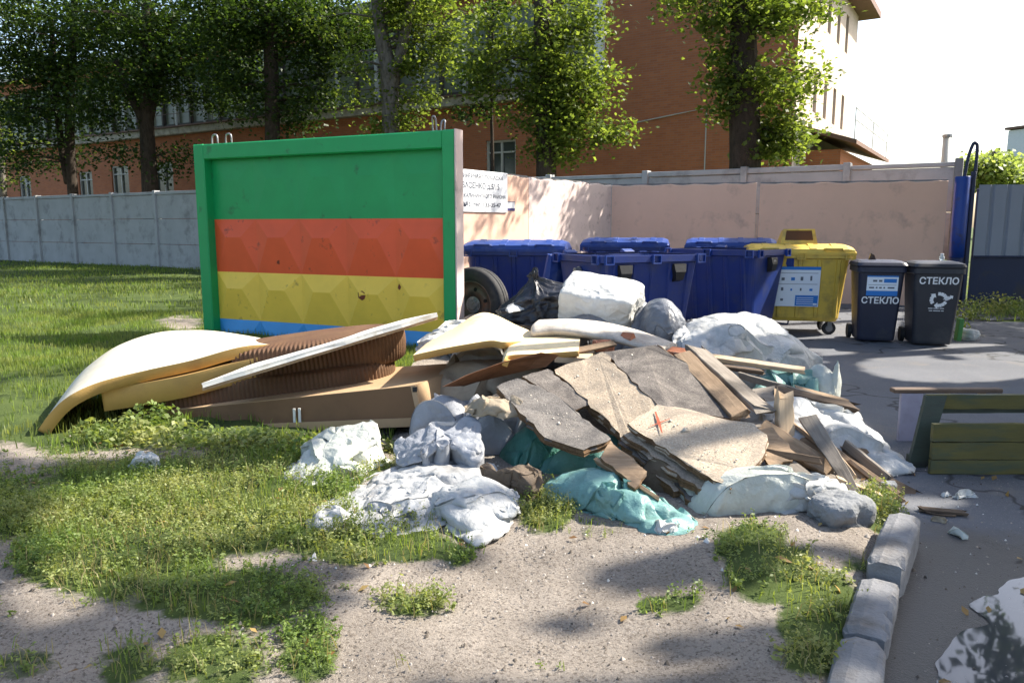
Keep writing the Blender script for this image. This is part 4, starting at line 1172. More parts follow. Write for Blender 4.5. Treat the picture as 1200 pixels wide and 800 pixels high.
wd_dark = woodmat('dark plank wood', (.13,.09,.06), (.06,.042,.03))
wd_red = woodmat('reddish hardboard', (.26,.125,.065), (.16,.075,.04), stain=(.10,.06,.04))

# ---- rubble heap under everything
hx = np.linspace(-1.1, 2.2, 110); hy = np.linspace(4.1, 7.4, 110)
HX, HY = np.meshgrid(hx, hy); hxf, hyf = HX.ravel(), HY.ravel()
def mound(x, y):
    return .34*np.exp(-(((x-.55)/.95)**2 + ((y-5.95)/.85)**2)**1.2)
hz = mound(hxf, hyf)*(1 + .25*fbm(xyz(hxf, hyf)*5, 77, 3)) - .03 + .03*ridged(xyz(hxf, hyf)*11, 78)
ii = np.arange(110*110).reshape(110, 110)
fq = np.stack([ii[:-1,:-1].ravel(), ii[:-1,1:].ravel(), ii[1:,1:].ravel(), ii[1:,:-1].ravel()], 1)
keep = (hz[fq].max(1) > .0)
o = ob('rubble_heap', mesh('rubble_heap', np.stack([hxf, hyf, hz], 1), fq[keep], False), M('plaster rubble', (.17,.145,.12), .95, .3, 6, (.10,.085,.07), .5, 5, .8, 30, .03))
struct(o, 'stuff'); o['label'] = 'plaster dust and rubble under the boards and sacks'

# ---- foam mattress
def ribbon(name, N, F, th, mat_top, mat_side, nseg=7, parent=None, cross=10, sag=0.0):
    n = cr(N, nseg); f = cr(F, nseg); k = len(n)
    top = [[n[i].lerp(f[i], j/cross) - Vector((0,0,sag*math.sin(math.pi*j/cross))) for j in range(cross+1)] for i in range(k)]
    nr_ = []
    for i in range(k):
        row = []
        for j in range(cross+1):
            du = top[min(i+1,k-1)][j]-top[max(i-1,0)][j]; dv = top[i][min(j+1,cross)]-top[i][max(j-1,0)]
            q = du.cross(dv).normalized(); row.append(q if q.z > 0 or abs(q.z) < .05 else -q)
        nr_.append(row)
    for i in range(1, k):
        for j in range(cross+1):
            if nr_[i][j].dot(nr_[i-1][j]) < 0: nr_[i][j] = -nr_[i][j]
    v = []; W_ = cross+1
    for i in range(k):
        for j in range(W_): v.append(top[i][j])
    for i in range(k):
        for j in range(W_): v.append(top[i][j]-nr_[i][j]*th)
    off = k*W_; ft = []; fs_ = []
    for i in range(k-1):
        for j in range(cross):
            a = i*W_+j; ft.append((a,a+1,a+W_+1,a+W_)); fs_.append((off+a,off+a+W_,off+a+W_+1,off+a+1))
    for i in range(k-1):
        a = i*W_; fs_.append((a,a+W_,off+a+W_,off+a)); a = i*W_+cross; fs_.append((a,off+a,off+a+W_,a+W_))
    for j in range(cross):
        a = j; fs_.append((a,off+a,off+a+1,a+1)); a = (k-1)*W_+j; fs_.append((a,a+1,off+a+1,off+a))
    return v, ft, fs_
def ribbon_thing(name, label, cat, N, F, th, mt, ms, pt='cover', ps='foam_core', **kw):
    v, ft, fs_ = ribbon(name, N, F, th, mt, ms, **kw)
    c = sum(v, Vector())/len(v); c.z = min(q.z for q in v)
    t = thing(name, label, cat, c)
    vv = [q-c for q in v]; h = len(vv)//2
    ob(pt, mesh(pt, vv[:h], ft, True), mt, t); ob(ps, mesh(ps, vv, fs_, True), ms, t)
    return t
ribbon_thing('foam_mattress', 'large cream foam mattress bent over the brown sofa parts on the grass', 'mattress',
   [P(44,504,5.5),P(62,480,5.52),P(84,462,5.55),P(118,447,5.65),P(170,434,5.8),P(225,422,5.9),P(290,405,6.05),P(352,404,6.3)],
   [P(70,468,6.6),P(88,444,6.7),P(108,425,6.8),P(138,405,6.95),P(178,391,7.1),P(215,387,7.2),P(262,389,7.2),P(356,405,7.0)], .085, m_foamw, m_foamt)
ribbon_thing('foam_offcut', 'thick tan foam block tucked under the bent mattress edge', 'foam block',
   [P(118,456,5.72),P(160,450,5.78),P(215,440,5.85),P(262,428,5.95),P(312,416,6.05)], [P(140,447,6.3),P(180,438,6.35),P(225,428,6.4),P(270,420,6.45),P(315,411,6.5)], .17, m_foamt, m_foamt, 'top_skin', 'foam_core')

# ---- brown ribbed sofa cushions: stadium plan, ribbed wall
def ribbed(name, label, o0, o1, hgt, w, seed, z_tilt=0):
    o0, o1 = Vector(o0), Vector(o1); d = o1-o0; L = d.length
    n = 260; secs = []
    per = []
    r = w/2; straight = L-r
    tot = 2*straight + math.pi*r + w
    pts = []
    ns = 560
    for k in range(ns):
        s = tot*k/ns
        if s < straight: p = (s, -r); nn_ = (0,-1)
        elif s < straight+math.pi*r:
            a = (s-straight)/r - math.pi/2; p = (straight+r*math.cos(a), r*math.sin(a)); nn_ = (math.cos(a), math.sin(a))
        elif s < 2*straight+math.pi*r: p = (straight-(s-straight-math.pi*r), r); nn_ = (0,1)
        else: p = (0, r-(s-2*straight-math.pi*r)); nn_ = (-1,0)
        pts.append((p, nn_, s))
    for zf, ins in ((0,.03),(.06,.008),(.25,0),(.5,-.004),(.75,0),(.94,.008),(1,.03)):
        ring = []
        for (p, nn_, s) in pts:
            rib = .0075*math.cos(2*math.pi*s/.036 + 1.6*math.sin(s*1.1) + .5*zf) + .014*math.sin(s*2.3+zf*2+seed)
            q = ins - rib
            ring.append((p[0]-nn_[0]*q, p[1]-nn_[1]*q, hgt*zf + .012*math.sin(s*2.3+seed)))
        secs.append(ring)
    secs = [[(0.5*straight + (x-.5*straight)*.9, y*.8, z+.004) for x, y, z in secs[0]]] + secs + [[(0.5*straight + (x-.5*straight)*.9, y*.75, z+.02) for x, y, z in secs[-1]]]
    me = MB().loft(secs).me(name, True)
    ob_ = ob(name, me, m_rib, None, o0)
    ob_.rotation_mode = 'QUATERNION'; ob_.rotation_quaternion = d.to_track_quat('X', 'Z')
    return tag(ob_, label, 'cushion', 'brown ribbed sofa cushions')
ribbed('sofa_cushion', 'lower brown ribbed sofa cushion lying on the cardboard base', P(225,484,6.35), P(464,453,6.4), .28, .85, 1)
ribbed('sofa_cushion', 'upper brown ribbed sofa cushion right under the white board', P(292,440,6.4), P(476,416,6.5), .25, .80, 2)

# ---- cardboard sofa base
t = thing('sofa', 'brown cardboard-clad sofa base lying beneath the ribbed cushions', 'sofa', (0,0,0))
fl, fr_ = P(135,500,5.75), P(487,455,5.55)
def boxpts(p):  return [Vector(q) for q in p]
ftl, ftr = P(150,486,5.95), P(486,452,5.5); fbl, fbr = P(150,512,5.85), P(496,499,5.42)
btr, bbr = P(560,424,6.4), P(566,462,6.3); btl, bbl = P(200,448,6.9), P(200,470,6.8)
MB().add([ftl,ftr,fbr,fbl, ftl+Vector((0,.03,0)),ftr+Vector((0,.03,0)),fbr+Vector((0,.03,0)),fbl+Vector((0,.03,0))],[(0,1,2,3),(4,5,6,7),(0,1,5,4),(3,2,6,7),(0,3,7,4),(1,2,6,5)]).part('front_panel', m_card, t)
e_ = Vector((.004,.0,.0)); dn = Vector((0,0,-.025))
MB().add([ftr+e_,btr+e_,bbr+e_,fbr+e_, ftr-e_*8,btr-e_*8,bbr-e_*8,fbr-e_*8],[(0,1,2,3),(4,5,6,7),(0,1,5,4),(3,2,6,7),(0,3,7,4),(1,2,6,5)]).part('end_panel', m_card2, t)['label'] = 'paler end panel'
up = Vector((0,0,.004))
MB().add([ftl+up,ftr+up,btr+up,btl+up, ftl+dn,ftr+dn,btr+dn,btl+dn],[(0,1,2,3),(4,5,6,7),(0,1,5,4),(3,2,6,7),(0,3,7,4),(1,2,6,5)]).part('top_panel', m_card2, t)
yv = Vector((0,-.006,0))
MB().add([fbl+yv, fbr+yv, fbr+yv+Vector((0,0,.065)), fbl+yv+Vector((0,0,.065)), fbl, fbr, fbr+Vector((0,0,.065)), fbl+Vector((0,0,.065))],[(0,1,2,3),(4,5,6,7),(0,1,5,4),(3,2,6,7),(0,3,7,4),(1,2,6,5)]).part('bottom_rail', m_card2, t)
for px in (350, 356):
    k = (px-150)/(487-150); a = ftl.lerp(ftr, k)*.45 + fbl.lerp(fbr, k)*.55 + Vector((0,-.012,0))
    MB().box(a+Vector((-.012,-.004,-.06)), a+Vector((.006,.008,.06))).part('white_clip', m_boardw, t)
for q in (ftr.lerp(fbr,.08), ftr.lerp(fbr,.9)): MB().box(q+Vector((-.02,-.01,-.02)), q+Vector((.012,.03,.015))).part('black_corner', m_blackp, t)

# ---- white board on top of the cushions
t = thing('laminate_board', 'long white laminate board tilted across the brown cushions', 'board', P(340,455,5.6))
def world_part(name, mb, mat, t): 
    l = Vector(t.location); return ob(name, mesh(name, [Vector(q)-l for q in mb.v], mb.f), mat, t)
world_part('board', slab_geo([P(236,449,5.40),P(512,366,6.05),P(474,374,6.6),P(318,418,6.2)], .035, .004, .15, 1), m_boardw, t)
world_part('raw_underside', slab_geo([p-Vector((0,-.004,.037)) for p in [P(236,449,5.40),P(512,366,6.05),P(474,374,6.6),P(318,418,6.2)]], .02, .006, .15, 2), m_boardb, t)

# ---- foam sheets and paper in the middle
ribbon_thing('foam_sheet', 'peaked tan foam sheet lying over white film', 'foam sheet',
   [P(484,416,5.65),P(515,409,5.7),P(548,403,5.75),P(575,399,5.75),P(588,401,5.7)], [P(500,402,6.6),P(530,385,6.75),P(567,366,6.9),P(608,382,6.7),P(645,398,6.4)], .05, m_foamc, m_foamt, 'top_skin', 'foam_core')
ribbon_thing('folded_foam_sheet', 'cream foam sheet folded over next to the peaked foam sheet', 'foam sheet',
   [P(588,428,5.3),P(591,421,5.3),P(598,416,5.36),P(636,414,5.42),P(678,411,5.45)], [P(592,404,6.2),P(596,400,6.2),P(604,396,6.2),P(640,394,6.2),P(680,394,6.2)], .04, m_foamc, m_foamt, 'top_skin', 'foam_core')
drape('plastic_film', 'crumpled white film under the peaked foam sheet beside the painted panel', 'plastic film', [(476,416,.36),(495,397,.45),(522,383,.5),(548,380,.5),(556,400,.46),(520,418,.36),(490,424,.3)], (512,404,.42), .05, .05, c_sheet, 41, solid=False)
drape('plastic_film', 'torn white film hanging inside the folded foam sheet', 'plastic film', [(526,432,.28),(536,410,.40),(560,404,.44),(586,406,.44),(589,424,.38),(584,442,.28),(556,446,.24)], (560,424,.36), .05, .08, c_sheet, 42, solid=False)
# rolled carpet
path = cr([P(626,386,6.45),P(660,383,6.4),P(700,387,6.25),P(740,396,6.1),P(785,410,5.95)], 7)
secs = []
for i, p in enumerate(path):
    d = (path[min(i+1,len(path)-1)]-path[max(i-1,0)]).normalized(); u = Vector((-d.y, d.x, 0)).normalized(); k = i/(len(path)-1)
    w = .30*(1-.3*k); h = .075*(1-.35*k)
    if i == 0: w *= .75; h *= .8
    secs.append([p + u*(w*math.cos(a)) + Vector((0,0,h*math.sin(a)*(1+.1*math.sin(3*a+k*7)))) for a in [2*math.pi*q/22 for q in range(22)]])
mb = MB().loft(secs); o = solo('rolled_carpet', mb.v, mb.f, M('dirty carpet', (.55,.50,.43), .95, .1, 5, (.22,.18,.15), .55, 4, .5, 60, .01), True)
tag(o, 'flattened dirty white carpet roll lying under the white box sack', 'carpet')

# ---- bags behind
box_s = lump_sack('box_sack', 'white square box wrapped in a sack on top of the pile', 'sack', P(704,360,7.0), (.66,.48,.42), c_sheet, 11, R(-20), R(20), R(8), 11.0, .03, 3.0)
MB_ = None
sack('tied_bag', 'grey tied rubbish bag in front of the gripped blue container', 'bag', P(772,370,6.75), (.46,.58,.44), c_gbag, 12, .5, 0, 0, 2.4, .22, 2.0, (1,1,.6), 6, None, None, None, 1.35, .7, 6)
lump_sack('black_bag', 'black rubbish bag with a pointed corner beside the tyre', 'bag', P(634,370,7.4), (.92,.5,.5), c_black, 13, R(-10), 0, R(-22), 2.6, .20, 2.0, (1,1,1), 6, None, (.10,0,.99,.85))
drape('paper_sheet', 'pale folded paper sheet between the tyre and the black bag', 'paper', [(592,365,.72),(605,347,.82),(628,343,.84),(624,356,.76),(612,366,.70)], (610,356,.77), .02, .02, c_sheet, 44, solid=False, crush=1.15)
sack('filler_bag', 'dark bag wedged under the tyre', 'bag', P(568,398,8.9), (.9,.6,.5), c_black, 14, .2, 0, 0, 2.6, .15, floor=0.0, sub=5)
sack('filler_bag', 'dirty sack under the white box sack', 'sack', Vector((.72,6.9,.40)), (1.3,.9,.75), c_gbag, 15, .2, 0, 0, 3, .14, floor=0.0, sub=5)
sack('filler_bag', 'dirty sack under the black pointed bag', 'sack', Vector((.12,7.1,.32)), (.9,.8,.62), c_brown, 16, .2, 0, 0, 3, .14, floor=0.0, sub=5)
sack('filler_bag', 'grey sack hidden beneath the large white sack', 'sack', Vector((1.75,6.55,.22)), (1.1,.7,.5), c_grey, 17, -.2, 0, 0, 3, .14, floor=0.0, sub=5)
sack('filler_bag', 'brown rag bundle under the foam sheets', 'rag bundle', Vector((-.15,6.1,.2)), (1.1,.9,.46), c_tan, 18, .3, 0, 0, 3, .14, floor=0.0, sub=5)
drape('plaster_sack', 'large white sack slumped over the boards in front of the blue containers', 'sack', [(786,404,.52),(800,384,.62),(835,377,.66),(868,377,.66),(900,386,.60),(932,404,.48),(968,424,.30),(955,434,.26),(900,434,.33),(845,430,.40),(800,420,.46)], (862,402,.56), .08, .05, c_white, 21, 4.5, crush=1.3, amp=.012)
drape('teal_sack', 'flat teal sack between the large white sack and the planks', 'sack', [(878,448,.30),(900,434,.36),(935,434,.36),(966,438,.34),(968,456,.24),(930,466,.20),(890,464,.24)], (922,448,.30), .05, .05, c_teal2, 22)
sack('cream_sack', 'small cream sack standing beyond the teal sack', 'sack', P(968,447,6.0), (.26,.26,.30), c_cream, 23, .4, 0, 0, 3, .14, sub=5, floor=0.05)
sack('filler_bag', 'white sack under the cream and teal sacks', 'sack', Vector((2.2,5.8,.1)), (1.0,.6,.3), c_white2, 24, -.3, 0, 0, 3, .14, floor=0.0, sub=5)
drape('film_sack', 'long white film sack trailing over the asphalt towards the green boards', 'sack', [(890,474,.30),(930,464,.34),(985,478,.28),(1026,506,.14),(1050,532,.05),(1074,548,.01),(1062,562,.0),(1012,560,.0),(960,545,.05),(905,522,.16)], (975,510,.18), .05, .06, c_white, 25, 6)
sack('cement_sack', 'plump pale blue-grey sack at the front of the pile beside the stone', 'sack', P(886,592,3.92), (.78,.42,.32), c_cream, 26, R(3), R(8), 0, 3.2, .12, 1.9, (1,1.6,1), 6, 0.0)
sack('cement_sack', 'dirty brown sack squashed under the cream chipboard', 'sack', P(812,575,4.2), (.60,.40,.30), c_brown, 27, R(-20), 0, 0, 3, .16, floor=0.0)
drape('torn_sack', 'torn white sack spilling plaster behind the stone', 'sack', [(898,580,.12),(925,558,.22),(960,548,.24),(992,560,.16),(1010,590,.04),(1004,606,.0),(965,606,.03),(920,600,.08)], (955,576,.16), .045, .07, c_white, 28, 8)
drape('torn_sack', 'cream torn sack mouth under the edge of the cream chipboard', 'sack', [(868,566,.16),(885,548,.24),(915,545,.26),(935,560,.2),(925,580,.12),(890,582,.1)], (903,563,.2), .05, .06, c_cream, 29, 9)
# ---- green sacks
sack('green_sack', 'dark green sack squeezed under the grey chipboard', 'sack', P(640,536,4.75), (.55,.42,.36), c_green, 30, R(20), 0, R(8), 2.8, .16, floor=0.0)
sack('green_sack', 'glossy teal sack bulging below the grey chipboard', 'sack', P(690,548,4.55), (.62,.36,.26), c_teal, 31, R(-8), 0, 0, 3, .13, floor=0.0)
drape('green_sack', 'flattened pale teal sack with an open mouth spread on the soil', 'sack', [(632,576,.02),(658,561,.06),(702,557,.09),(742,571,.09),(780,590,.06),(812,614,.02),(812,636,.0),(772,640,.0),(728,618,.0),(690,606,.0),(652,596,.0)], (715,594,.06), .065, .05, c_teal2, 32, 7, conform=True, crush=1.6)
drape('plaster_crumbs', 'white crumpled lining in the mouth of the pale teal sack', 'paper', [(762,618,.03),(782,608,.05),(800,618,.03),(796,633,.01),(770,632,.01)], (781,622,.045), .03, .03, c_sheet, 33, 14, nt=80)
# ---- grey and white sacks at the left front
drape('white_sheet', 'dirty white plastic sheet spread under the crumpled sacks at the front', 'plastic sheet', [(352,606,.0),(395,580,.02),(440,552,.04),(500,540,.08),(575,540,.1),(618,575,.05),(606,612,.0),(565,640,.0),(505,622,.0),(445,630,.0),(392,624,.0)], (490,588,.04), .03, .05, c_white2, 48)
drape('cream_sack', 'open cream sack lying on the weeds in front of the sofa base', 'sack', [(330,562,.02),(350,524,.10),(396,498,.20),(438,489,.27),(464,512,.18),(462,535,.08),(430,556,.03),(386,574,.0)], (404,530,.12), .04, .09, c_cream, 34, 5)
drape('grey_sack', 'dusty grey-blue sack leaning against the cream sack', 'sack', [(460,552,.05),(466,510,.2),(508,486,.32),(560,480,.36),(568,520,.22),(552,556,.08),(500,560,.05)], (515,520,.20), .025, .07, c_grey, 35, 6)
sack('grey_sack', 'plump grey sack below the brown hardboard sheet', 'sack', P(586,500,5.0), (.42,.40,.34), c_grey, 36, .3, 0, 0, 2.8, .14, sub=6, floor=0.0)
sack('grey_sack', 'crushed grey sack next to the sofa base end', 'sack', P(525,490,5.2), (.55,.40,.32), c_grey, 37, .1, 0, 0, 2.8, .2, sub=6, floor=0.0)
drape('white_sack', 'crumpled white sack lying flat on the weeds', 'sack', [(418,602,.0),(430,574,.07),(468,556,.12),(520,556,.14),(532,588,.07),(508,616,.0),(462,616,0)], (478,584,.07), .025, .07, c_white2, 38, 7)
drape('white_sack', 'white sack with gathered folds at the front edge of the pile', 'sack', [(502,592,.05),(520,566,.14),(560,554,.18),(598,570,.12),(612,594,.05),(584,626,.0),(556,643,0),(543,622,.02)], (557,592,.09), .03, .08, c_white, 39, 6, (1.6,.7))
drape('white_rag', 'small dirty white rag half hidden in the weeds', 'rag', [(356,614,.01),(374,598,.04),(404,598,.05),(410,612,.02),(384,626,.0)], (384,610,.04), .03, .04, c_white2, 40, 10, nt=80)
drape('brown_rag', 'brown rag between the white and the green sacks', 'rag', [(556,562,.08),(572,538,.16),(612,534,.22),(640,562,.12),(626,584,.03),(584,580,.03)], (598,560,.14), .04, .05, c_brown, 45, 8)
drape('tan_rag', 'tan paper rag under the brown hardboard sheet', 'rag', [(545,478,.36),(570,464,.42),(610,466,.42),(622,486,.34),(590,500,.28),(556,494,.3)], (582,480,.38), .04, .06, c_tan, 46, 8, solid=False)
drape('litter_bag', 'small white crumpled litter bag on the grass', 'litter', [(152,546,.02),(160,532,.09),(178,524,.11),(190,536,.06),(180,548,.01),(164,552,.0)], (171,539,.08), .03, .05, c_sheet, 47, 12, nt=90)

# ---- chipboards
slab('chipboard', 'long pale chipboard sloping down the middle of the pile', 'chipboard', [P(650,433,5.2),P(706,412,5.45),P(770,474,4.78),P(835,556,4.2),P(790,576,3.98),P(716,498,4.6)], .06, chip_a, .018, 51, .05, 3, edge=chip_e)
slab('chipboard', 'sooty chipboard beside the long pale one, under the leaning planks', 'chipboard', [P(708,412,5.46),P(768,404,5.55),P(812,430,5.3),P(868,492,4.72),P(772,476,4.74)], .05, chip_d, .012, 52, .05, 2, edge=chip_e)
cpts = [P(736,496,4.42),P(770,474,4.62),P(806,479,4.58),P(845,490,4.46),P(884,496,4.38),P(900,515,4.2),P(893,537,4.03),P(856,572,3.74),P(800,540,4.05)]
slab('chipboard', 'cream chipboard with a red cross mark at the front of the pile', 'chipboard', cpts, .038, chip_c, .016, 53, .05, 3, edge=chip_e)
slab('chipboard', 'broken chipboard layer directly under the red-marked one', 'chipboard', [p + Vector((-.03,-.02,-.062)) for p in (cpts[0],cpts[2],cpts[4],cpts[6],cpts[7]+Vector((-.04,.05,0)),cpts[8])], .05, chip_a, .022, 54, .05, 3, edge=chip_e)
slab('chipboard', 'lowest dark chipboard layer above the brown sack', 'chipboard', [p + Vector((-.05,.03,-.125)) for p in (cpts[0],cpts[2],cpts[4],cpts[6],cpts[7]+Vector((-.10,.10,0)),cpts[8])], .03, chip_d, .025, 59, .05, 2, edge=chip_e)
slab('chipboard', 'grey stained chipboard resting on the green sack', 'chipboard', [P(582,453,4.9),P(607,443,4.98),P(650,462,4.8),P(716,514,4.36),P(684,527,4.2),P(638,512,4.3)], .055, chip_b, .016, 55, .05, 3, edge=chip_e)
# red cross painted on the cream chipboard
bx = (cpts[0]+cpts[1]+cpts[3]+cpts[7])/4
nrm = (cpts[1]-cpts[0]).cross(cpts[7]-cpts[1]).normalized(); nrm = nrm if nrm.z > 0 else -nrm
def on_board(px, py):
    d = ray(px, py); o_ = Vector((0,0,EYE)); t_ = (cpts[0]+nrm*.008-o_).dot(nrm)/d.dot(nrm); return o_+d*t_
m_redp = flat('red mark', (.34,.075,.035), .8)
mk = MB()
for a, b_, w in (((768,482),(776,507),.015),((760,500),(786,490),.009)):
    p0, p1 = on_board(*a), on_board(*b_); s_ = (p1-p0).cross(nrm).normalized()*w/2
    mk.add([p0+s_*.5, p0.lerp(p1,.5)+s_*1.3, p1+s_*.4, p1-s_*.4, p0.lerp(p1,.5)-s_*1.2, p0-s_*.5], [(0,1,2,3,4,5)])
cb_ = [o_ for o_ in bpy.data.objects if o_.get('label', '').startswith('cream chipboard')][0]
mkm = mesh('painted_cross', [Vector(q)-Vector(cb_.location) for q in mk.v], mk.f); ob('painted_cross', mkm, m_redp, cb_)
slab('hardboard_sheet', 'curved reddish hardboard sheet lying above the grey sacks', 'hardboard', [P(519,453,5.15),P(545,440,5.2),P(590,424,5.28),P(634,413,5.3),P(655,416,5.35),P(640,430,5.4),P(590,437,5.5),P(545,452,5.45)], .035, wd_red, .006, 56, .06)
slab('pale_board', 'short pale board end between the hardboard and the chipboard', 'board', [P(650,418,5.42),P(655,411,5.7),P(697,410,5.75),P(690,420,5.5)], .04, wd_pale, .004, 57)
slab('broken_sheet', 'thin broken grey sheet under the left edge of the long pale chipboard', 'board', [P(612,441,5.08),P(642,432,5.2),P(694,472,4.85),P(672,482,4.75)], .02, chip_d, .014, 161, .04, 1, edge=chip_e)
slab('broken_sheet', 'thin dark broken sheet slipping out below the long pale chipboard', 'board', [P(716,516,4.25),P(758,552,4.0),P(744,572,3.86),P(704,536,4.1)], .02, wd_brown, .014, 162, .04, 1, edge=chip_e)
slab('broken_sheet', 'split brown sheet between the cream chipboard and the planks', 'board', [P(868,506,4.42),P(906,500,4.5),P(938,536,4.25),P(902,546,4.1)], .018, wd_brown, .014, 163, .04, 1, edge=chip_e)
slab('broken_sheet', 'grey sheet fragment lying on the teal sack', 'board', [P(880,456,5.4),P(916,450,5.5),P(946,470,5.25),P(906,477,5.1)], .018, wd_grey, .012, 164, .04, 1, edge=chip_e)
slab('broken_sheet', 'pale broken sheet corner sticking out above the grey sacks', 'board', [P(560,470,5.2),P(604,452,5.3),P(622,470,5.1),P(590,486,4.95)], .015, wd_pale, .012, 165, .04, 1, edge=chip_e)
# loose flakes lying on the boards
def flakes(label, corners, n, seed, mat):
    r = np.random.default_rng(seed); a, b_, c, d = [np.array(tuple(q)) for q in corners]
    u, v_ = r.uniform(.05, .95, n), r.uniform(.05, .95, n)
    p = (a*((1-u)*(1-v_))[:, None] + b_*(u*(1-v_))[:, None] + c*(u*v_)[:, None] + d*((1-u)*v_)[:, None])
    s_ = (.0045*np.exp(r.normal(size=n)*.55))[:, None, None]
    base = np.array([[1,0,.0],[-.5,.87,.0],[-.5,-.87,.0],[.1,0,.9]]) * r.uniform(.5, 1.5, (n, 4, 3))
    V = base*s_ + p[:, None]; f = (np.arange(n)*4)[:, None, None] + np.array([[0,1,3],[1,2,3],[2,0,3],[0,2,1]])[None]
    o = struct(ob('board_flakes', mesh('board_flakes', V.reshape(-1, 3), f.reshape(-1, 3)), mat), 'stuff'); o['label'] = label
m_flk = M('flake', (.45,.41,.35), .9, .4, 40)
flakes('loose flakes on the red-marked chipboard', (cpts[0],cpts[1],cpts[5],cpts[7]), 120, 1, m_flk)
flakes('pale flakes scattered on the sooty chipboard', (P(712,414,5.44),P(768,406,5.53),P(860,488,4.8),P(774,474,4.76)), 170, 2, m_flk)
flakes('crumbs on the long pale chipboard', (P(655,433,5.2),P(704,414,5.43),P(766,472,4.8),P(720,496,4.63)), 60, 3, m_flk)
flakes('crumbs on the grey stained chipboard', (P(590,452,4.9),P(607,446,4.96),P(706,512,4.38),P(684,522,4.25)), 80, 4, m_flk)
# bricks
def brick(label, c, rz, rx=0, s=(.20,.10,.08)):
    o = ob('brick', MB().bbox((-s[0]/2,-s[1]/2,-s[2]/2),(s[0]/2,s[1]/2,s[2]/2),.008).me('brick'), M('brick red', (.33,.12,.06), .9, .25, 12, (.40,.28,.2), .3, 8, .6, 40, .01), None, c, (rx, 0, rz)); tag(o, label, 'brick', 'red brick pieces on the pile')
brick('red brick lying under the end of the carpet roll', P(707,405,5.78), R(12), .1, (.15,.10,.075))
brick('red brick fragment leaning on the carpet roll', P(735,396,5.95), R(-40), .6, (.11,.08,.06))
brick('red brick fragment at the top of the leaning planks', P(794,413,5.8), R(-50), .4, (.16,.09,.05))

# ---- planks on the right
PG = 'planks heaped at the right side of the pile'
plank('plank', 'brown plank leaning on the sooty chipboard', P(799,416,5.5), P(868,492,4.72)+Vector((0,0,.03)), .13, .045, wd_brown, .25, 61, PG)
plank('plank', 'grey weathered plank leaning next to the brown one', P(814,413,5.6)+Vector((0,0,.03)), P(892,486,4.8)+Vector((0,0,.04)), .15, .04, wd_grey, -.15, 62, PG)
plank('plank', 'thin light batten lying across the large white sack', P(822,417,5.95), P(942,434,5.85), .07, .035, wd_pale, .3, 63, PG)
plank('plank', 'short dark batten beneath the light batten', P(848,430,5.8), P(894,436,5.7), .06, .03, wd_dark, .1, 64, PG)
plank('plank', 'dark plank resting on the long film sack', P(908,457,5.35), P(1002,478,5.2), .09, .04, wd_dark, .3, 65, PG)
plank('plank', 'brown plank lying behind the dark plank on the film sack', P(936,457,5.5), P(994,473,5.35), .08, .035, wd_brown, .2, 66, PG)
plank('plank', 'pale stub standing upright among the planks', P(921,514,4.72), P(918,462,4.85), .11, .06, wd_pale, .3, 67, PG)
plank('plank', 'pale brown plank sloping down behind the torn sack', P(893,502,4.72), P(973,551,4.35), .12, .045, wd_brown, .5, 68, PG)
plank('plank', 'wide grey board leaning steeply over the torn sack', P(947,488,4.75), P(1006,585,3.98), .11, .025, wd_grey, .45, 69, PG, .5)
plank('plank', 'long brown plank reaching down to the asphalt', P(934,506,4.78), P(1048,586,4.12), .12, .045, wd_brown, .4, 70, PG)
plank('plank', 'dark plank end lying on the grass by the kerb', P(972,532,4.6), P(1074,583,4.17), .10, .04, wd_dark, .2, 71, PG)
for k, (a_, b_, w_, m_, lab) in enumerate([((884,512,4.45),(946,560,4.1),.07,wd_grey,'weathered batten under the pale brown plank'),((955,505,4.7),(1000,560,4.25),.05,wd_pale,'narrow pale batten behind the wide grey board'),
        ((900,530,4.25),(962,540,4.2),.04,wd_dark,'dark splinter lying on the torn sack'),((990,520,4.6),(1040,560,4.3),.06,wd_grey,'grey lath pointing at the green bench'),((850,500,4.6),(890,520,4.4),.05,wd_grey,'short splintered lath by the cream chipboard corner'),
        ((1000,545,4.4),(1060,590,4.05),.06,wd_brown,'brown batten resting on the kerb grass')]):
    plank('plank', lab, P(*a_), P(*b_), w_, .025, m_, .3+.4*k, 160+k, PG)
for k, (a_, b_, w_, m_, lab) in enumerate([((598,470,4.95),(650,500,4.6),.05,wd_grey,'grey lath under the grey stained chipboard'),((640,418,5.5),(720,402,5.75),.05,wd_brown,'brown lath lying against the carpet roll'),
        ((770,408,5.75),(800,432,5.4),.06,wd_dark,'dark lath end behind the sooty chipboard'),((868,440,5.7),(960,466,5.4),.05,wd_grey,'thin grey lath over the teal sack'),((700,540,4.15),(770,585,3.85),.05,wd_brown,'splintered lath below the long pale chipboard'),
        ((905,478,5.0),(960,520,4.6),.07,wd_brown,'rough brown board edge beside the upright stub'),((980,560,4.15),(1030,580,4.05),.04,wd_pale,'pale splinter on the grass near the stone')]):
    plank('plank', lab, P(*a_), P(*b_), w_, .022, m_, .2+.5*k, 180+k, PG)
slab('plywood_piece', 'brown plywood piece lying on the film sack', 'plywood', [P(958,494,4.85),P(985,492,4.95),P(1019,530,4.62),P(1000,540,4.5)], .025, wd_brown, .008, 72)
plank('plank', 'splintered grey strip at the foot of the leaning planks', P(866,500,4.75), P(905,498,4.75), .09, .03, wd_grey, .2, 73, PG)
rock('stone', 'angular grey concrete lump in front of the torn sack', 'stone', G(982,622), (.27,.22,.21), 5, m_conc_d, .3)
rock('stone', 'small concrete lump beside the plump sack', 'stone', G(1040,575), (.10,.09,.06), 6, m_conc_d, .9)

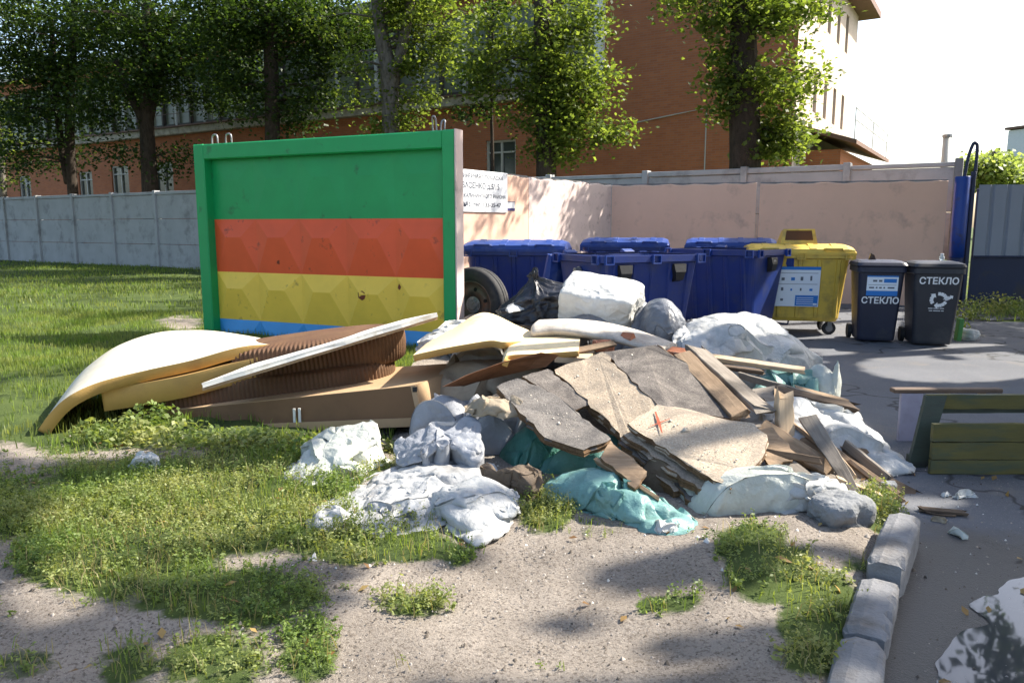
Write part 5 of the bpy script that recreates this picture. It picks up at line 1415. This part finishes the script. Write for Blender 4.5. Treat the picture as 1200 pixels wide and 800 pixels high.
# ---- overturned table and green boards on the asphalt
t = thing('broken_table', 'broken low table with brown edge and pale lilac side panel', 'table', (0,0,0))
wt = M('table brown', (.14,.09,.06), .7, .2, 5); m_lil = M('lilac laminate', (.36,.33,.40), .6, .06, 4, (.25,.22,.25), .3, 3, .05)
ta0, ta1 = P(1048,455,5.25), P(1176,459,5.25)
MB().add(*(lambda q: (q.v, q.f))(MB().bbox(ta0+Vector((0,0,-.035)), ta1+Vector((0,.07,.02)), .006))).part('table_top', wt, t)
MB().bbox(ta0+Vector((.06,.01,-.46)), ta0+Vector((.21,.04,-.036)), .004).part('side_panel', m_lil, t)['label'] = 'pale lilac side panel'
MB().bbox(ta0+Vector((.37,.0,-.13)), ta0+Vector((.40,.03,-.036)), .003).part('batten', wd_pale, t)
MB().bbox(ta0+Vector((.62,.02,-.13)), ta0+Vector((.66,.06,-.036)), .003).part('batten', wd_pale, t)
m_gb = M('flaking green paint', (.10,.085,.022), .65, .2, 3, (.035,.06,.045), .5, 2.5, .35, 30, .006, .4, (1,6,6))
m_gb2 = M('dark green paint', (.045,.06,.045), .6, .2, 3, (.03,.03,.025), .4, 3, .3, 30, .006, .4, (1,6,6))
t = thing('green_bench', 'overturned green plank bench lying on the asphalt by the puddle', 'bench', (0,0,0))
g0 = G(1090,557); 
def rowp(x0, x1, y, z0, z1, th, mat, lean=0, name='plank'):
    r = random.Random(int(z0*1000)+int(y*100))
    secs = []
    for k in range(13):
        x = x0+(x1-x0)*k/12; j = lambda: r.uniform(-.003,.003)
        secs.append([(x,y+j(),z0+j()),(x,y+lean+j(),z1+j()),(x,y+lean+th,z1+j()),(x,y+th,z0+j())])
    MB().loft(secs).part(name, mat, t)
yg = g0.y; xg = g0.x
rowp(xg, xg+1.5, yg, .008, .095, .03, m_gb)
rowp(xg+.004, xg+1.5, yg+.004, .10, .205, .03, m_gb)
rowp(xg+.002, xg+1.5, yg+.008, .21, .32, .03, m_gb)
rowp(xg+.06, xg+1.5, yg+.22, .335, .365, .06, m_gb2, 0)
rowp(xg+.05, xg+1.5, yg+.19, .37, .46, .03, m_gb)
# slanted leg board
a0, a1 = Vector((xg-.06,yg+.14,.006)), Vector((xg+.14,yg+.185,.455))
MB().add([a0,a0+Vector((.11,0,0)),a1+Vector((.03,0,0)),a1-Vector((.10,0,0)),a0+Vector((0,.03,0)),a0+Vector((.11,.03,0)),a1+Vector((.03,.03,0)),a1+Vector((-.10,.03,0))],[(0,1,2,3),(4,5,6,7),(0,1,5,4),(1,2,6,5),(2,3,7,6),(3,0,4,7)]).part('leg', m_gb2, t)
MB().bbox((xg-.03,yg+.185,.006),(xg+1.4,yg+.24,.07),.004).part('stretcher', m_gb2, t)
MB().bbox((xg+.9,yg+.20,.05),(xg+.98,yg+.24,.334),.004).part('leg', m_gb2, t)

# ---- tyre
t = thing('car_tyre', 'worn black tyre with rusty wheel standing against the blue container', 'tyre', Vector((-.47,9.62,.53)), R(-32))
Rt, wt_ = .47, .24
prof = [(.30,-wt_*.36),(.33,-wt_*.44),(.39,-wt_*.5),(.44,-wt_*.46),(.462,-wt_*.36),(.47,-wt_*.2),(.47,-wt_*.14),(.458,-wt_*.13),(.458,-wt_*.10),(.472,-wt_*.09),(.472,wt_*.09),(.458,wt_*.10),(.458,wt_*.13),(.47,wt_*.14),(.47,wt_*.2),(.462,wt_*.36),(.44,wt_*.46),(.39,wt_*.5),(.33,wt_*.44),(.30,wt_*.36),(.285,wt_*.3),(.285,-wt_*.3)]
MB().lathe(prof, 56, 'y').part('tyre', m_rub, t, True)
rim = MB().lathe([(.10,-.03),(.20,-.045),(.265,-.02),(.29,-wt_*.35),(.305,-wt_*.38),(.305,-wt_*.33),(.285,-wt_*.28),(.275,0),(.285,wt_*.3),(.26,wt_*.28),(.24,.0),(.10,.0)], 40, 'y').part('wheel_rim', M('dark rusty rim', (.10,.085,.075), .5, .3, 9, (.16,.07,.04), .5, 8, .2, 50, .004, .5, None, .6), t, True)
MB().lathe([(0,-.06),(.06,-.06),(.07,-.04),(.105,-.035),(.105,.0),(0,.0)], 20, 'y').part('hub', m_steel, rim)
for k in range(5):
    a = 2*math.pi*k/5; MB().lathe([(0,-.055),(.014,-.055),(.014,-.03),(0,-.03)], 8, 'y', (.082*math.cos(a),0,.082*math.sin(a))).part('wheel_nut', m_steel, rim)
for k in range(6):
    a = 2*math.pi*k/6+.3; MB().lathe([(0,-.052),(.026,-.052),(.026,-.046),(0,-.046)], 10, 'y', (.20*math.cos(a),.004,.20*math.sin(a))).part('vent_hole', flat('hole black', (.01,.01,.01), .9), rim)

# ---- small litter
def twig(label, pts, r, mat):
    q = MB(); q.tube(cr(pts, 4), r, 5); o = solo('twig', q.v, q.f, mat, True); tag(o, label, 'twig')
twig('curved black wire lying on the soil before the plump sack', [G(938,655,.02),G(955,656,.022),G(968,650,.025),G(977,645,.03)], .006, m_blackp)
twig('dry stick lying on the asphalt beside the green bench', [G(1078,594,.015),G(1095,598,.02),G(1112,598,.02),G(1128,600,.015)], .009, wd_dark)
twig('thin dry stick crossing the asphalt below the green bench', [G(1085,600,.012),G(1100,603,.015),G(1120,604,.012)], .006, wd_dark)
plank('plank', 'small dark slat lying flat on the asphalt near the green bench', G(1080,596,.02), G(1132,601,.02), .05, .015, wd_dark, 0, 90, PG)
for k, (px, py, s, lab, mm) in enumerate([(1130,583,.06,'white torn paper scrap on the asphalt below the green bench',c_sheet),(1108,582,.03,'small white paper ball on the asphalt below the green bench',c_sheet),
                                    (1122,628,.045,'crumpled cream paper on the damp asphalt',c_cream),(1100,612,.03,'brown paper scrap near the dry sticks',c_tan)]):
    g = G(px, py); g.z = .015
    sack('paper_scrap', lab, 'paper', g, (s*2.4, s*1.5, s*.9), mm, 100+k, k*.8, 0, 0, 2.2, .5, 2.2, sub=4, floor=.005)
# ================================================================== VEGETATION
rng = np.random.default_rng(7)
def unit(n):
    v = rng.normal(size=(n, 3)); return v/np.linalg.norm(v, axis=1)[:, None]
def leaf_mesh(name, c, size, up=.5, asp=.75):
    """one folded diamond (two triangles) per leaf"""
    n = len(c); d = unit(n); d[:, 2] = d[:, 2]*.6 - .15; d /= np.linalg.norm(d, axis=1)[:, None]
    nn_ = unit(n); nn_[:, 2] = np.abs(nn_[:, 2]) + up
    s = np.cross(d, nn_); s /= np.linalg.norm(s, axis=1)[:, None] + 1e-9
    u = np.cross(s, d)
    L = (size*rng.uniform(.65, 1.25, n))[:, None]; w = L*asp*.5
    p0 = c - d*L*.5; p2 = c + d*L*.5; mid = c - d*L*.05 + u*L*.08
    v = np.stack([p0, mid+s*w, p2, mid-s*w], 1).reshape(-1, 3)
    f = np.arange(4*n).reshape(n, 4)
    return mesh(name, v, f)
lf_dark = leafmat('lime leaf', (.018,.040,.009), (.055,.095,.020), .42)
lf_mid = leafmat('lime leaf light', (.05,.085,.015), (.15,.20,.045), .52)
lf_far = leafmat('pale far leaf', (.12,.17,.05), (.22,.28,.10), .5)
m_bark = M('dark bark', (.060,.047,.036), .95, .35, 4, (.03,.024,.018), .4, 5, .9, 18, .04, .2, (3,3,1))
m_bark2 = M('grey bark', (.17,.155,.135), .95, .35, 4, (.06,.05,.04), .45, 5, .9, 18, .04, .2, (3,3,1))

# ---- unseen trees added for shade; leaves that would darken LIT spots are dropped
LIT = [   # sunlit spots (px, py, rx, ry, height of the surface hit)
 (640,430,190,55,.5),(820,520,110,60,.3),(860,400,120,30,.55),(220,415,170,36,.5),(430,395,110,30,.6),(590,400,110,36,.55),(470,560,150,65,.15),(690,600,120,40,.1),
 (985,530,95,70,.15),(920,590,120,40,.12),(700,350,70,30,1.0),(520,455,120,45,.4),(620,690,230,38,0),(300,595,270,40,0),(180,640,170,50,0),(60,700,70,35,0),(470,735,110,40,0),(300,760,120,30,0),
 (940,715,75,48,0),(1120,430,120,20,0),(1110,408,90,6,0),(1000,640,60,30,0),(780,290,70,16,1.2),(765,330,40,26,.9),(1010,310,110,20,.9),
 (680,240,34,22,1.8),(640,250,20,34,1.8),(900,340,22,40,.6),(60,322,110,5,0),(170,331,90,6,0),(20,344,60,5,0),(190,347,60,6,0),(100,360,100,6,0),(30,378,50,8,0),(165,384,60,8,0),(60,420,70,14,0),(120,312,60,4,0),(215,318,60,4,0),(30,455,40,10,0),(1040,690,30,40,.1),(1000,790,40,30,.1),(1120,545,60,10,.2),(560,765,200,40,0),(800,735,120,30,0),(330,795,200,20,0),(720,795,140,16,0)]
SN = np.array(SUN)
def shades_lit(c):
    bad = np.zeros(len(c), bool)
    for h in sorted({l[4] for l in LIT}):
        k = (c[:, 2]-h)/SN[2]; g = c - SN*k[:, None]
        px, py = project(g); s = np.zeros(len(c), bool)
        for (cx, cy, rx, ry, hh) in LIT:
            if hh == h: s |= ((px-cx)/rx)**2 + ((py-cy)/ry)**2 < 1
        jit = noise(g*np.array([1.6,1.6,1.6]), 91) > -.7
        bad |= s & jit
    px, py = project(c)
    inframe = (c[:, 1] > .3) & (px > -40) & (px < 1240) & (py > -40)
    return bad | inframe
def tree(name, label, trunk, clumps, leaf, lsize, depth, group='lime trees along the fence', bark=m_bark, limbs=(), upper=None, per=48, dens=1.0, cr_=.45, spread=1.6, gap=0.0):
    """trunk / limbs: lists of (px, py, radius); clumps: pixel ellipses at this depth (px, py, rx, ry, count)"""
    base = P(trunk[0][0], 226, depth); base.z = 0
    t = thing(name, label, 'tree', base, 0, group)
    path = [Vector((base.x + .05, depth, -.1))] + [P(px, py, depth) for px, py, r in trunk[1:]]
    rad = [trunk[0][2]*1.25] + [r for _, _, r in trunk[1:]]
    sp = cr(path, 5); rs = np.interp(np.linspace(0, len(path)-1, len(sp)), range(len(path)), rad)
    MB().tube([p-base for p in sp], list(rs), 12).part('trunk', bark, t, True)
    for lb in limbs:
        pp = [P(px, py, depth + dy)-base for px, py, r, dy in lb]
        s2 = cr(pp, 4); r2 = np.interp(np.linspace(0, len(pp)-1, len(s2)), range(len(pp)), [q[2] for q in lb])
        MB().tube(s2, list(r2), 7).part('limb', bark, t, True)
    cs = []
    for (px, py, rx, ry, cnt) in clumps:
        n = int(cnt*dens)
        r = rng.normal(size=(n, 3)); r /= np.linalg.norm(r, axis=1)[:, None]; r *= rng.uniform(0, 1, (n, 1))**(1/2.6)
        k = depth/FPX
        c0 = np.array(P(px, py, depth))
        cs.append(c0 + r*np.array([rx*k, min(max(rx*k, .5), 2.2)*spread/1.6, ry*k]))
    if upper:
        cz, ra, rz_, n = upper
        r = rng.normal(size=(n, 3)); r /= np.linalg.norm(r, axis=1)[:, None]; r *= rng.uniform(0, 1, (n, 1))**(1/2.4)
        top = np.array(path[-1]); cs.append(np.array([top[0], top[1], cz]) + r*np.array([ra, ra, rz_]))
    cs = np.concatenate(cs); sd_ = int(abs(trunk[0][0])) % 97
    cs = cs[(noise(cs*.75, sd_) + .6*noise(cs*1.9, sd_+1)) > gap]      # ragged outline with gaps
    cnts = rng.integers(int(per*.5), int(per*1.5), len(cs))
    cc = np.repeat(cs, cnts, 0)
    off = rng.normal(size=cc.shape)*np.array([cr_, cr_, cr_*.45])
    cc = cc + off
    hi_ = project(cc)[1] < -30        # boughs above the picture leave the sunny spots free
    cc = cc[~(hi_ & shades_lit(cc))]
    cc = cc - np.array(base)
    # twigs carrying the clumps
    me = leaf_mesh('crown', cc, lsize)
    crown = ob('crown', me, leaf, t)
    tw = MB(); sel = rng.choice(len(cs), min(len(cs), 70), False)
    sp_ = np.array([tuple(p) for p in sp])
    for k in sel:
        e = cs[k]; cand = sp_[(sp_[:, 2] < e[2]+.3)]
        if not len(cand): continue
        j = np.argmin(np.linalg.norm(cand - e, axis=1)); a = cand[j]
        mid = (a+e)/2 + np.array([0, 0, .15])
        tw.tube([Vector(a)-base, Vector(mid)-base, Vector(e)-base], [.035, .022, .008], 4)
    struct(tw.part('branches', bark, t), 'stuff')
    return t
d_ = 34
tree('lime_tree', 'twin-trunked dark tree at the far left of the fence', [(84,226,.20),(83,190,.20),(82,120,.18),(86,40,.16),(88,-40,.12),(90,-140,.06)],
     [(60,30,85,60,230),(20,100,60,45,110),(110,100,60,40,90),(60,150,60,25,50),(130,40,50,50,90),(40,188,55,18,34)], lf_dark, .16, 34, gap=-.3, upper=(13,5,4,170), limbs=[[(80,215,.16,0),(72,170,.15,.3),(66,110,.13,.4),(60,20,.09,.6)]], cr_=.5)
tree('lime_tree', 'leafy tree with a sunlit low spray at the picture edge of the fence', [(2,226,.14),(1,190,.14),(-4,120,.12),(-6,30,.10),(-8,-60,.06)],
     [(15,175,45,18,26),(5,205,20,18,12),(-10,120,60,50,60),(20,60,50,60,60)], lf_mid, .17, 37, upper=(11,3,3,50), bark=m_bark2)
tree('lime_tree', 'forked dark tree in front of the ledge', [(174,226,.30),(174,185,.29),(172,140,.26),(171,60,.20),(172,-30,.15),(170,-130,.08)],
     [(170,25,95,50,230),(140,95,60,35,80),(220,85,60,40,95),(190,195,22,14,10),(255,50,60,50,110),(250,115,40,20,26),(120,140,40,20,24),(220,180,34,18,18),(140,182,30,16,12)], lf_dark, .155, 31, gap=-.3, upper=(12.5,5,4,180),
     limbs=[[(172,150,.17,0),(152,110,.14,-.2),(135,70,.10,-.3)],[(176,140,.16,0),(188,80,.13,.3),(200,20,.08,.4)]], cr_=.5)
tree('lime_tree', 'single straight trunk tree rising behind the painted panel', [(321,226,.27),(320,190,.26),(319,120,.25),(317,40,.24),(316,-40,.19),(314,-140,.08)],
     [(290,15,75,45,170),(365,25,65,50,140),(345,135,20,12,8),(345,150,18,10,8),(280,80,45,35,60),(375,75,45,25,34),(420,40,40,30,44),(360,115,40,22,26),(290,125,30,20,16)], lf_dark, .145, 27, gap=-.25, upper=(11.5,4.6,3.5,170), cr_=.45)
tree('lime_tree', 'forked tree with sunlit shoots on its pale trunk', [(459,226,.30),(458,150,.27),(456,90,.26),(447,40,.21),(441,-10,.18),(436,-90,.08)],
     [(480,60,32,16,12),(485,85,34,14,12),(475,120,30,16,12),(440,140,25,14,6),(490,110,28,8,8),(475,140,22,12,10),(410,15,60,32,70),(500,15,55,35,70),(412,95,34,30,20),(525,60,26,40,22),(455,-5,60,25,50)], lf_mid, .13, 24, gap=-.1, upper=(10.5,4.2,3.2,150),
     bark=m_bark2, limbs=[[(457,110,.18,0),(470,60,.16,-.2),(480,10,.14,-.3),(486,-60,.09,-.3)]], cr_=.28)
tree('sapling', 'thin young tree by the factory window', [(577,226,.05),(577,180,.05),(576,130,.045),(577,60,.04),(578,0,.03)],
     [(575,95,30,45,30),(585,40,30,40,26),(560,130,20,18,8)], lf_dark, .14, 22.5, cr_=.3, spread=1.0)
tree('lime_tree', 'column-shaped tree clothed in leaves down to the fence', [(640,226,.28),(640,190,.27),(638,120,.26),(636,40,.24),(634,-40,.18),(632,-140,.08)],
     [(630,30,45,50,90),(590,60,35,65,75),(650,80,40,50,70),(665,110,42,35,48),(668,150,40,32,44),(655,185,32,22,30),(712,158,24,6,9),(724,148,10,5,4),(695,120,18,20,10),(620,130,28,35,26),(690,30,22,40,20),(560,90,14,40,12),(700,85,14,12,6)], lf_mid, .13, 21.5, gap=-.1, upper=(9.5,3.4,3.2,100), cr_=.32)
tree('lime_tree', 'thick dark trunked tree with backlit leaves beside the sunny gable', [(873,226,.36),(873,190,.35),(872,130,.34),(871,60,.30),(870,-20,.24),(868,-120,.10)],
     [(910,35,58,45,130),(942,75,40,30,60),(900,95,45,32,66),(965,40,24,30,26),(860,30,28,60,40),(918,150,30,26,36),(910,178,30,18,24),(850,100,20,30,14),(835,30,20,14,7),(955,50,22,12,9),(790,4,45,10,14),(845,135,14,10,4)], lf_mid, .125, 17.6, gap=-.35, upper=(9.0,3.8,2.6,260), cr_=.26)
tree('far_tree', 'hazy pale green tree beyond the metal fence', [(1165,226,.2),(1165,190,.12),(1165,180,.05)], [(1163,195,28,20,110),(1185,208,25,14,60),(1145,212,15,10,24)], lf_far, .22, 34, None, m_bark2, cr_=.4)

def unseen_shade_tree(label, x, y, h, ra, n):
    t = thing('yard_tree', label, 'tree', (x, y, 0), 0, 'trees of the yard beyond the picture')
    MB().tube(cr([(0,0,-.1),(.05,0,h*.3),(-.05,.1,h*.6),(0,0,h*.95)],4), list(np.linspace(.3,.05,13)), 10).part('trunk', m_bark, t, True)
    r = rng.normal(size=(n, 3)); r /= np.linalg.norm(r, axis=1)[:, None]; r *= rng.uniform(0, 1, (n, 1))**(1/2.6)
    cs = np.array([0,0,h*.66]) + r*np.array([ra, ra, h*.36])
    tw = MB()
    for k in range(0, n, 6): tw.tube([(0,0,cs[k,2]*.75), tuple(cs[k]*np.array([.5,.5,.93])), tuple(cs[k])], [.05,.03,.01], 4)
    # crown shaped for the light: leaves shading the sunny spots are removed
    tw2 = MB(); 
    cc = np.repeat(cs, rng.integers(30, 70, n), 0); cc = cc + rng.normal(size=cc.shape)*np.array([.5,.5,.3])
    cc = cc[~shades_lit(cc + np.array([x, y, 0]))]
    ob('crown', leaf_mesh('crown', cc, .19), lf_dark, t)
for k, (x, y, h, ra, n) in enumerate([(9.8,7.0,12,4.2,420),(9.3,3.0,11,3.6,170),(11.0,11.0,13,4.0,400),(13.2,14.6,13,4.0,300),(13.6,5.5,14,3.8,160),(15.6,9.6,15,3.8,300),(9.0,-.8,11,3.2,80),(7.3,7.9,13,3.8,420),(-15.5,13.5,15,5.0,520),(-20.5,19.5,16,5.0,520),(-11.5,7.0,14,4.4,420),(-26,27,16,5.0,420)]):  # out of view: right ones added for dapples, left ones to darken facade and fence
    unseen_shade_tree(['tall broad tree between the bins and the road','broad tree level with the rubbish pile','tall broad tree in front of the metal gate','tall tree beyond the metal gate','taller tree in the second row by the road','tallest tree in the second row near the gate','smaller tree by the road behind the puddle','tree at the edge of the asphalt shading the pile','broad lawn tree left of the painted panel','broad lawn tree close to the concrete fence','lawn tree left of the foam mattress','farthest lawn tree along the concrete fence'][k], x, y, h, ra, n)

# ---- grass and weeds
def scatter(n, x0, x1, y0, y1, which, thr=.12, power=1.0, nz=6, seed=5):
    x = rng.uniform(x0, x1, n); y = rng.uniform(y0, y1, n)
    w, l = grass_density(x, y); d = (w, l)[which]
    patch = .5+.5*noise(xyz(x, y)*nz/4, seed); patch2 = .5+.5*noise(xyz(x, y)*nz, seed+1)
    keep = rng.uniform(0, 1, n) < np.clip(d*1.15-.1, 0, 1)**power*np.clip(-.36+patch*.95+patch2*.85, 0, 1)
    x, y = x[keep], y[keep]
    return x, y, np.maximum(gh(x, y), 0)-.005, d[keep]
def blades(name, x, y, z, h, w, mat, label, lean=.5):
    n = len(x); a = rng.uniform(0, 2*np.pi, n); l = rng.uniform(.1, 1, n)*lean; hh = h*rng.uniform(.5, 1.3, n)
    b2 = rng.uniform(0, 2*np.pi, n)
    d = np.stack([np.cos(a), np.sin(a), np.zeros(n)], 1); s = np.stack([np.cos(b2), np.sin(b2), np.zeros(n)], 1)*(w*rng.uniform(.7,1.3,n))[:, None]/2
    p = np.stack([x, y, z], 1); up = np.array([0,0,1.])
    m1 = p + up*(hh*.55)[:, None] + d*(hh*l*.25)[:, None]; tp = p + up*(hh*(1-.25*l))[:, None] + d*(hh*l*.85)[:, None]
    v = np.stack([p-s, p+s, m1+s*.8, m1-s*.8, tp], 1).reshape(-1, 3)
    i = np.arange(n)*5
    f = np.concatenate([np.stack([i, i+1, i+2], 1), np.stack([i, i+2, i+3], 1), np.stack([i+3, i+2, i+4], 1)])
    o = struct(ob(name, mesh(name, v, f), mat), 'stuff'); o['label'] = label; return o
gr_a = leafmat('lawn grass', (.07,.125,.02), (.18,.255,.05), .4, (.20,.22,.07))
gr_b = leafmat('weed leaf', (.07,.12,.025), (.19,.26,.07), .4, (.27,.28,.11))
gr_c = leafmat('dry grass', (.20,.17,.08), (.30,.26,.13), .3)
x, y, z, d = scatter(90000, -8.5, -.8, 5.0, 13.5, 1, nz=4)
blades('lawn_grass', x, y, z, .075+.0*x, .008+.0*x, gr_a, 'mown lawn around the painted panel')
x, y, z, d = scatter(60000, -24, 2.5, 12.5, 33, 1, nz=2)
blades('lawn_grass', x, y, z, .10+.0*x, .02+.0*x, gr_a, 'far lawn in front of the concrete fence')
x, y, z, d = scatter(9000, 6.3, 15, 11.2, 14.6, 1, nz=3)
blades('roadside_grass', x, y, z, .20+.0*x, .016+.0*x, gr_a, 'rough grass strip before the metal fence', .8)
x, y, z, d = scatter(62000, -5.6, 2.4, 2.1, 6.0, 0, nz=9)
blades('weed_grass', x, y, z, .045+.03*d, .0045+.0*x, gr_a, 'short grass growing between the weeds', .8)
x, y, z, d = scatter(16000, -4.2, 2.4, 2.1, 6.0, 0, nz=9, seed=25)
blades('dry_grass', x, y, z, .07+.03*d, .004+.0*x, gr_c, 'dry straw stalks among the weeds', .9)
# leafy sprigs (knotweed)
x, y, z, d = scatter(62000, -5.6, 2.4, 2.1, 6.2, 0, nz=9, seed=15)
n = len(x); k = 13
hh = (.025+.065*d)*rng.uniform(.4, 1.35, n); a = rng.uniform(0, 2*np.pi, n); ln = rng.uniform(0, .9, n)
tt = np.tile(np.linspace(.12, 1, k), (n, 1))
cx = x[:, None] + np.cos(a)[:, None]*(hh*ln)[:, None]*tt**1.5; cy = y[:, None] + np.sin(a)[:, None]*(hh*ln)[:, None]*tt**1.5; cz = z[:, None] + hh[:, None]*tt*(1-.2*ln[:, None]*tt)
cc = np.stack([cx, cy, cz], 2).reshape(-1, 3) + rng.normal(size=(n*k, 3))*.006
o = struct(ob('weeds', leaf_mesh('weeds', cc, np.repeat(rng.uniform(.009, .024, n), k), .5, .5), gr_b), 'stuff'); o['label'] = 'low leafy weeds covering the trampled soil'
# roadside bushy weeds and taller weeds below the mattress
def bush(lst, name, label, lsz):
    out = []
    for px, py, r, h, n in lst:
        g = np.array(G(px, py)); q = rng.normal(size=(n, 3)); q /= np.linalg.norm(q, axis=1)[:, None]; q *= rng.uniform(0,1,(n,1))**.5
        q = q*np.array([r, r*.8, h]) + g; q[:, 2] = np.abs(q[:, 2]); out.append(q)
    o = struct(ob(name, leaf_mesh(name, np.concatenate(out), lsz, .6, .6), gr_b), 'stuff'); o['label'] = label
bush([(150,520,.28,.20,500),(220,525,.3,.2,500),(290,525,.3,.16,450),(350,530,.25,.14,350),(110,515,.2,.16,250),(420,545,.12,.1,120),(395,545,.1,.12,120),(180,500,.25,.2,400),(455,530,.08,.1,80)], 'nettle_weeds', 'shady nettles growing under the bent mattress', .045)
bush([(1135,375,.35,.35,350),(1160,368,.5,.4,450),(1190,372,.5,.4,420),(1150,352,.8,.6,700),(1195,350,.8,.7,700),(1128,392,.12,.2,120)], 'roadside_weeds', 'bushy weeds at the foot of the metal fence', .06)
bush([(1030,604,.16,.10,700),(1050,616,.10,.07,300),(1012,598,.10,.08,260),(905,640,.06,.05,90)], 'kerb_weeds', 'soft green weeds at the end of the kerb', .016)
# fallen leaves
n = 170; x = rng.uniform(-3.5, 3.2, n); y = rng.uniform(2.3, 5.2, n); q = np.stack([x, y, np.maximum(gh(x, y), .005)+.008], 1)
lm = leaf_mesh('fallen_leaves', q, .045, 6.0, .6)
o = struct(ob('fallen_leaves', lm, leafmat('dry leaf', (.16,.08,.03), (.36,.25,.09), .2)), 'stuff'); o['label'] = 'scattered dry fallen leaves on soil and asphalt'
# pebbles and crumbs
def crumbs(name, label, n, region, size, mat, sg=.5):
    x = rng.uniform(region[0], region[1], n); y = rng.uniform(region[2], region[3], n)
    w, l = grass_density(x, y); ins = inpoly(x, y, ASPH)
    kk = (w < .5) & (~ins | (rng.uniform(size=n) < .3)); x, y = x[kk], y[kk]; n = len(x)
    s = (size*np.exp(rng.normal(size=n)*sg))[:, None, None]
    z = np.maximum(gh(x, y), .004)
    base = np.array([[1,0,0],[-.5,.87,0],[-.5,-.87,0],[.1,0,1.0],[-.3,.3,.7]])
    v = base[None]*s*rng.uniform(.6, 1.4, (n, 5, 3))
    a = rng.uniform(0, 6.28, n); c, q = np.cos(a)[:, None], np.sin(a)[:, None]
    v = np.stack([v[..., 0]*c - v[..., 1]*q, v[..., 0]*q + v[..., 1]*c, v[..., 2]], 2) + np.stack([x, y, z-.001], 1)[:, None]
    f = np.array([[0,1,3],[1,4,3],[1,2,4],[2,3,4],[2,0,3]])
    f = (np.arange(n)*5)[:, None, None] + f[None]
    o = struct(ob(name, mesh(name, v.reshape(-1, 3), f.reshape(-1, 3)), mat), 'stuff'); o['label'] = label
crumbs('dark_crumbs', 'dark soil crumbs scattered on the trampled ground', 9000, (-3.2,3.3,2.1,5.6), .0034, M('dark crumb', (.09,.075,.06), .95, .4, 30))
crumbs('pebbles', 'small pebbles and crumbs scattered on soil and asphalt', 9000, (-3.2,3.3,2.1,5.6), .0035, M('pebble', (.27,.24,.21), .9, .4, 30))
crumbs('plaster_bits', 'pale plaster crumbs scattered around the pile', 420, (-1.2,2.6,2.9,5.2), .0045, M('plaster bit', (.6,.58,.54), .9, .2, 30), .6)
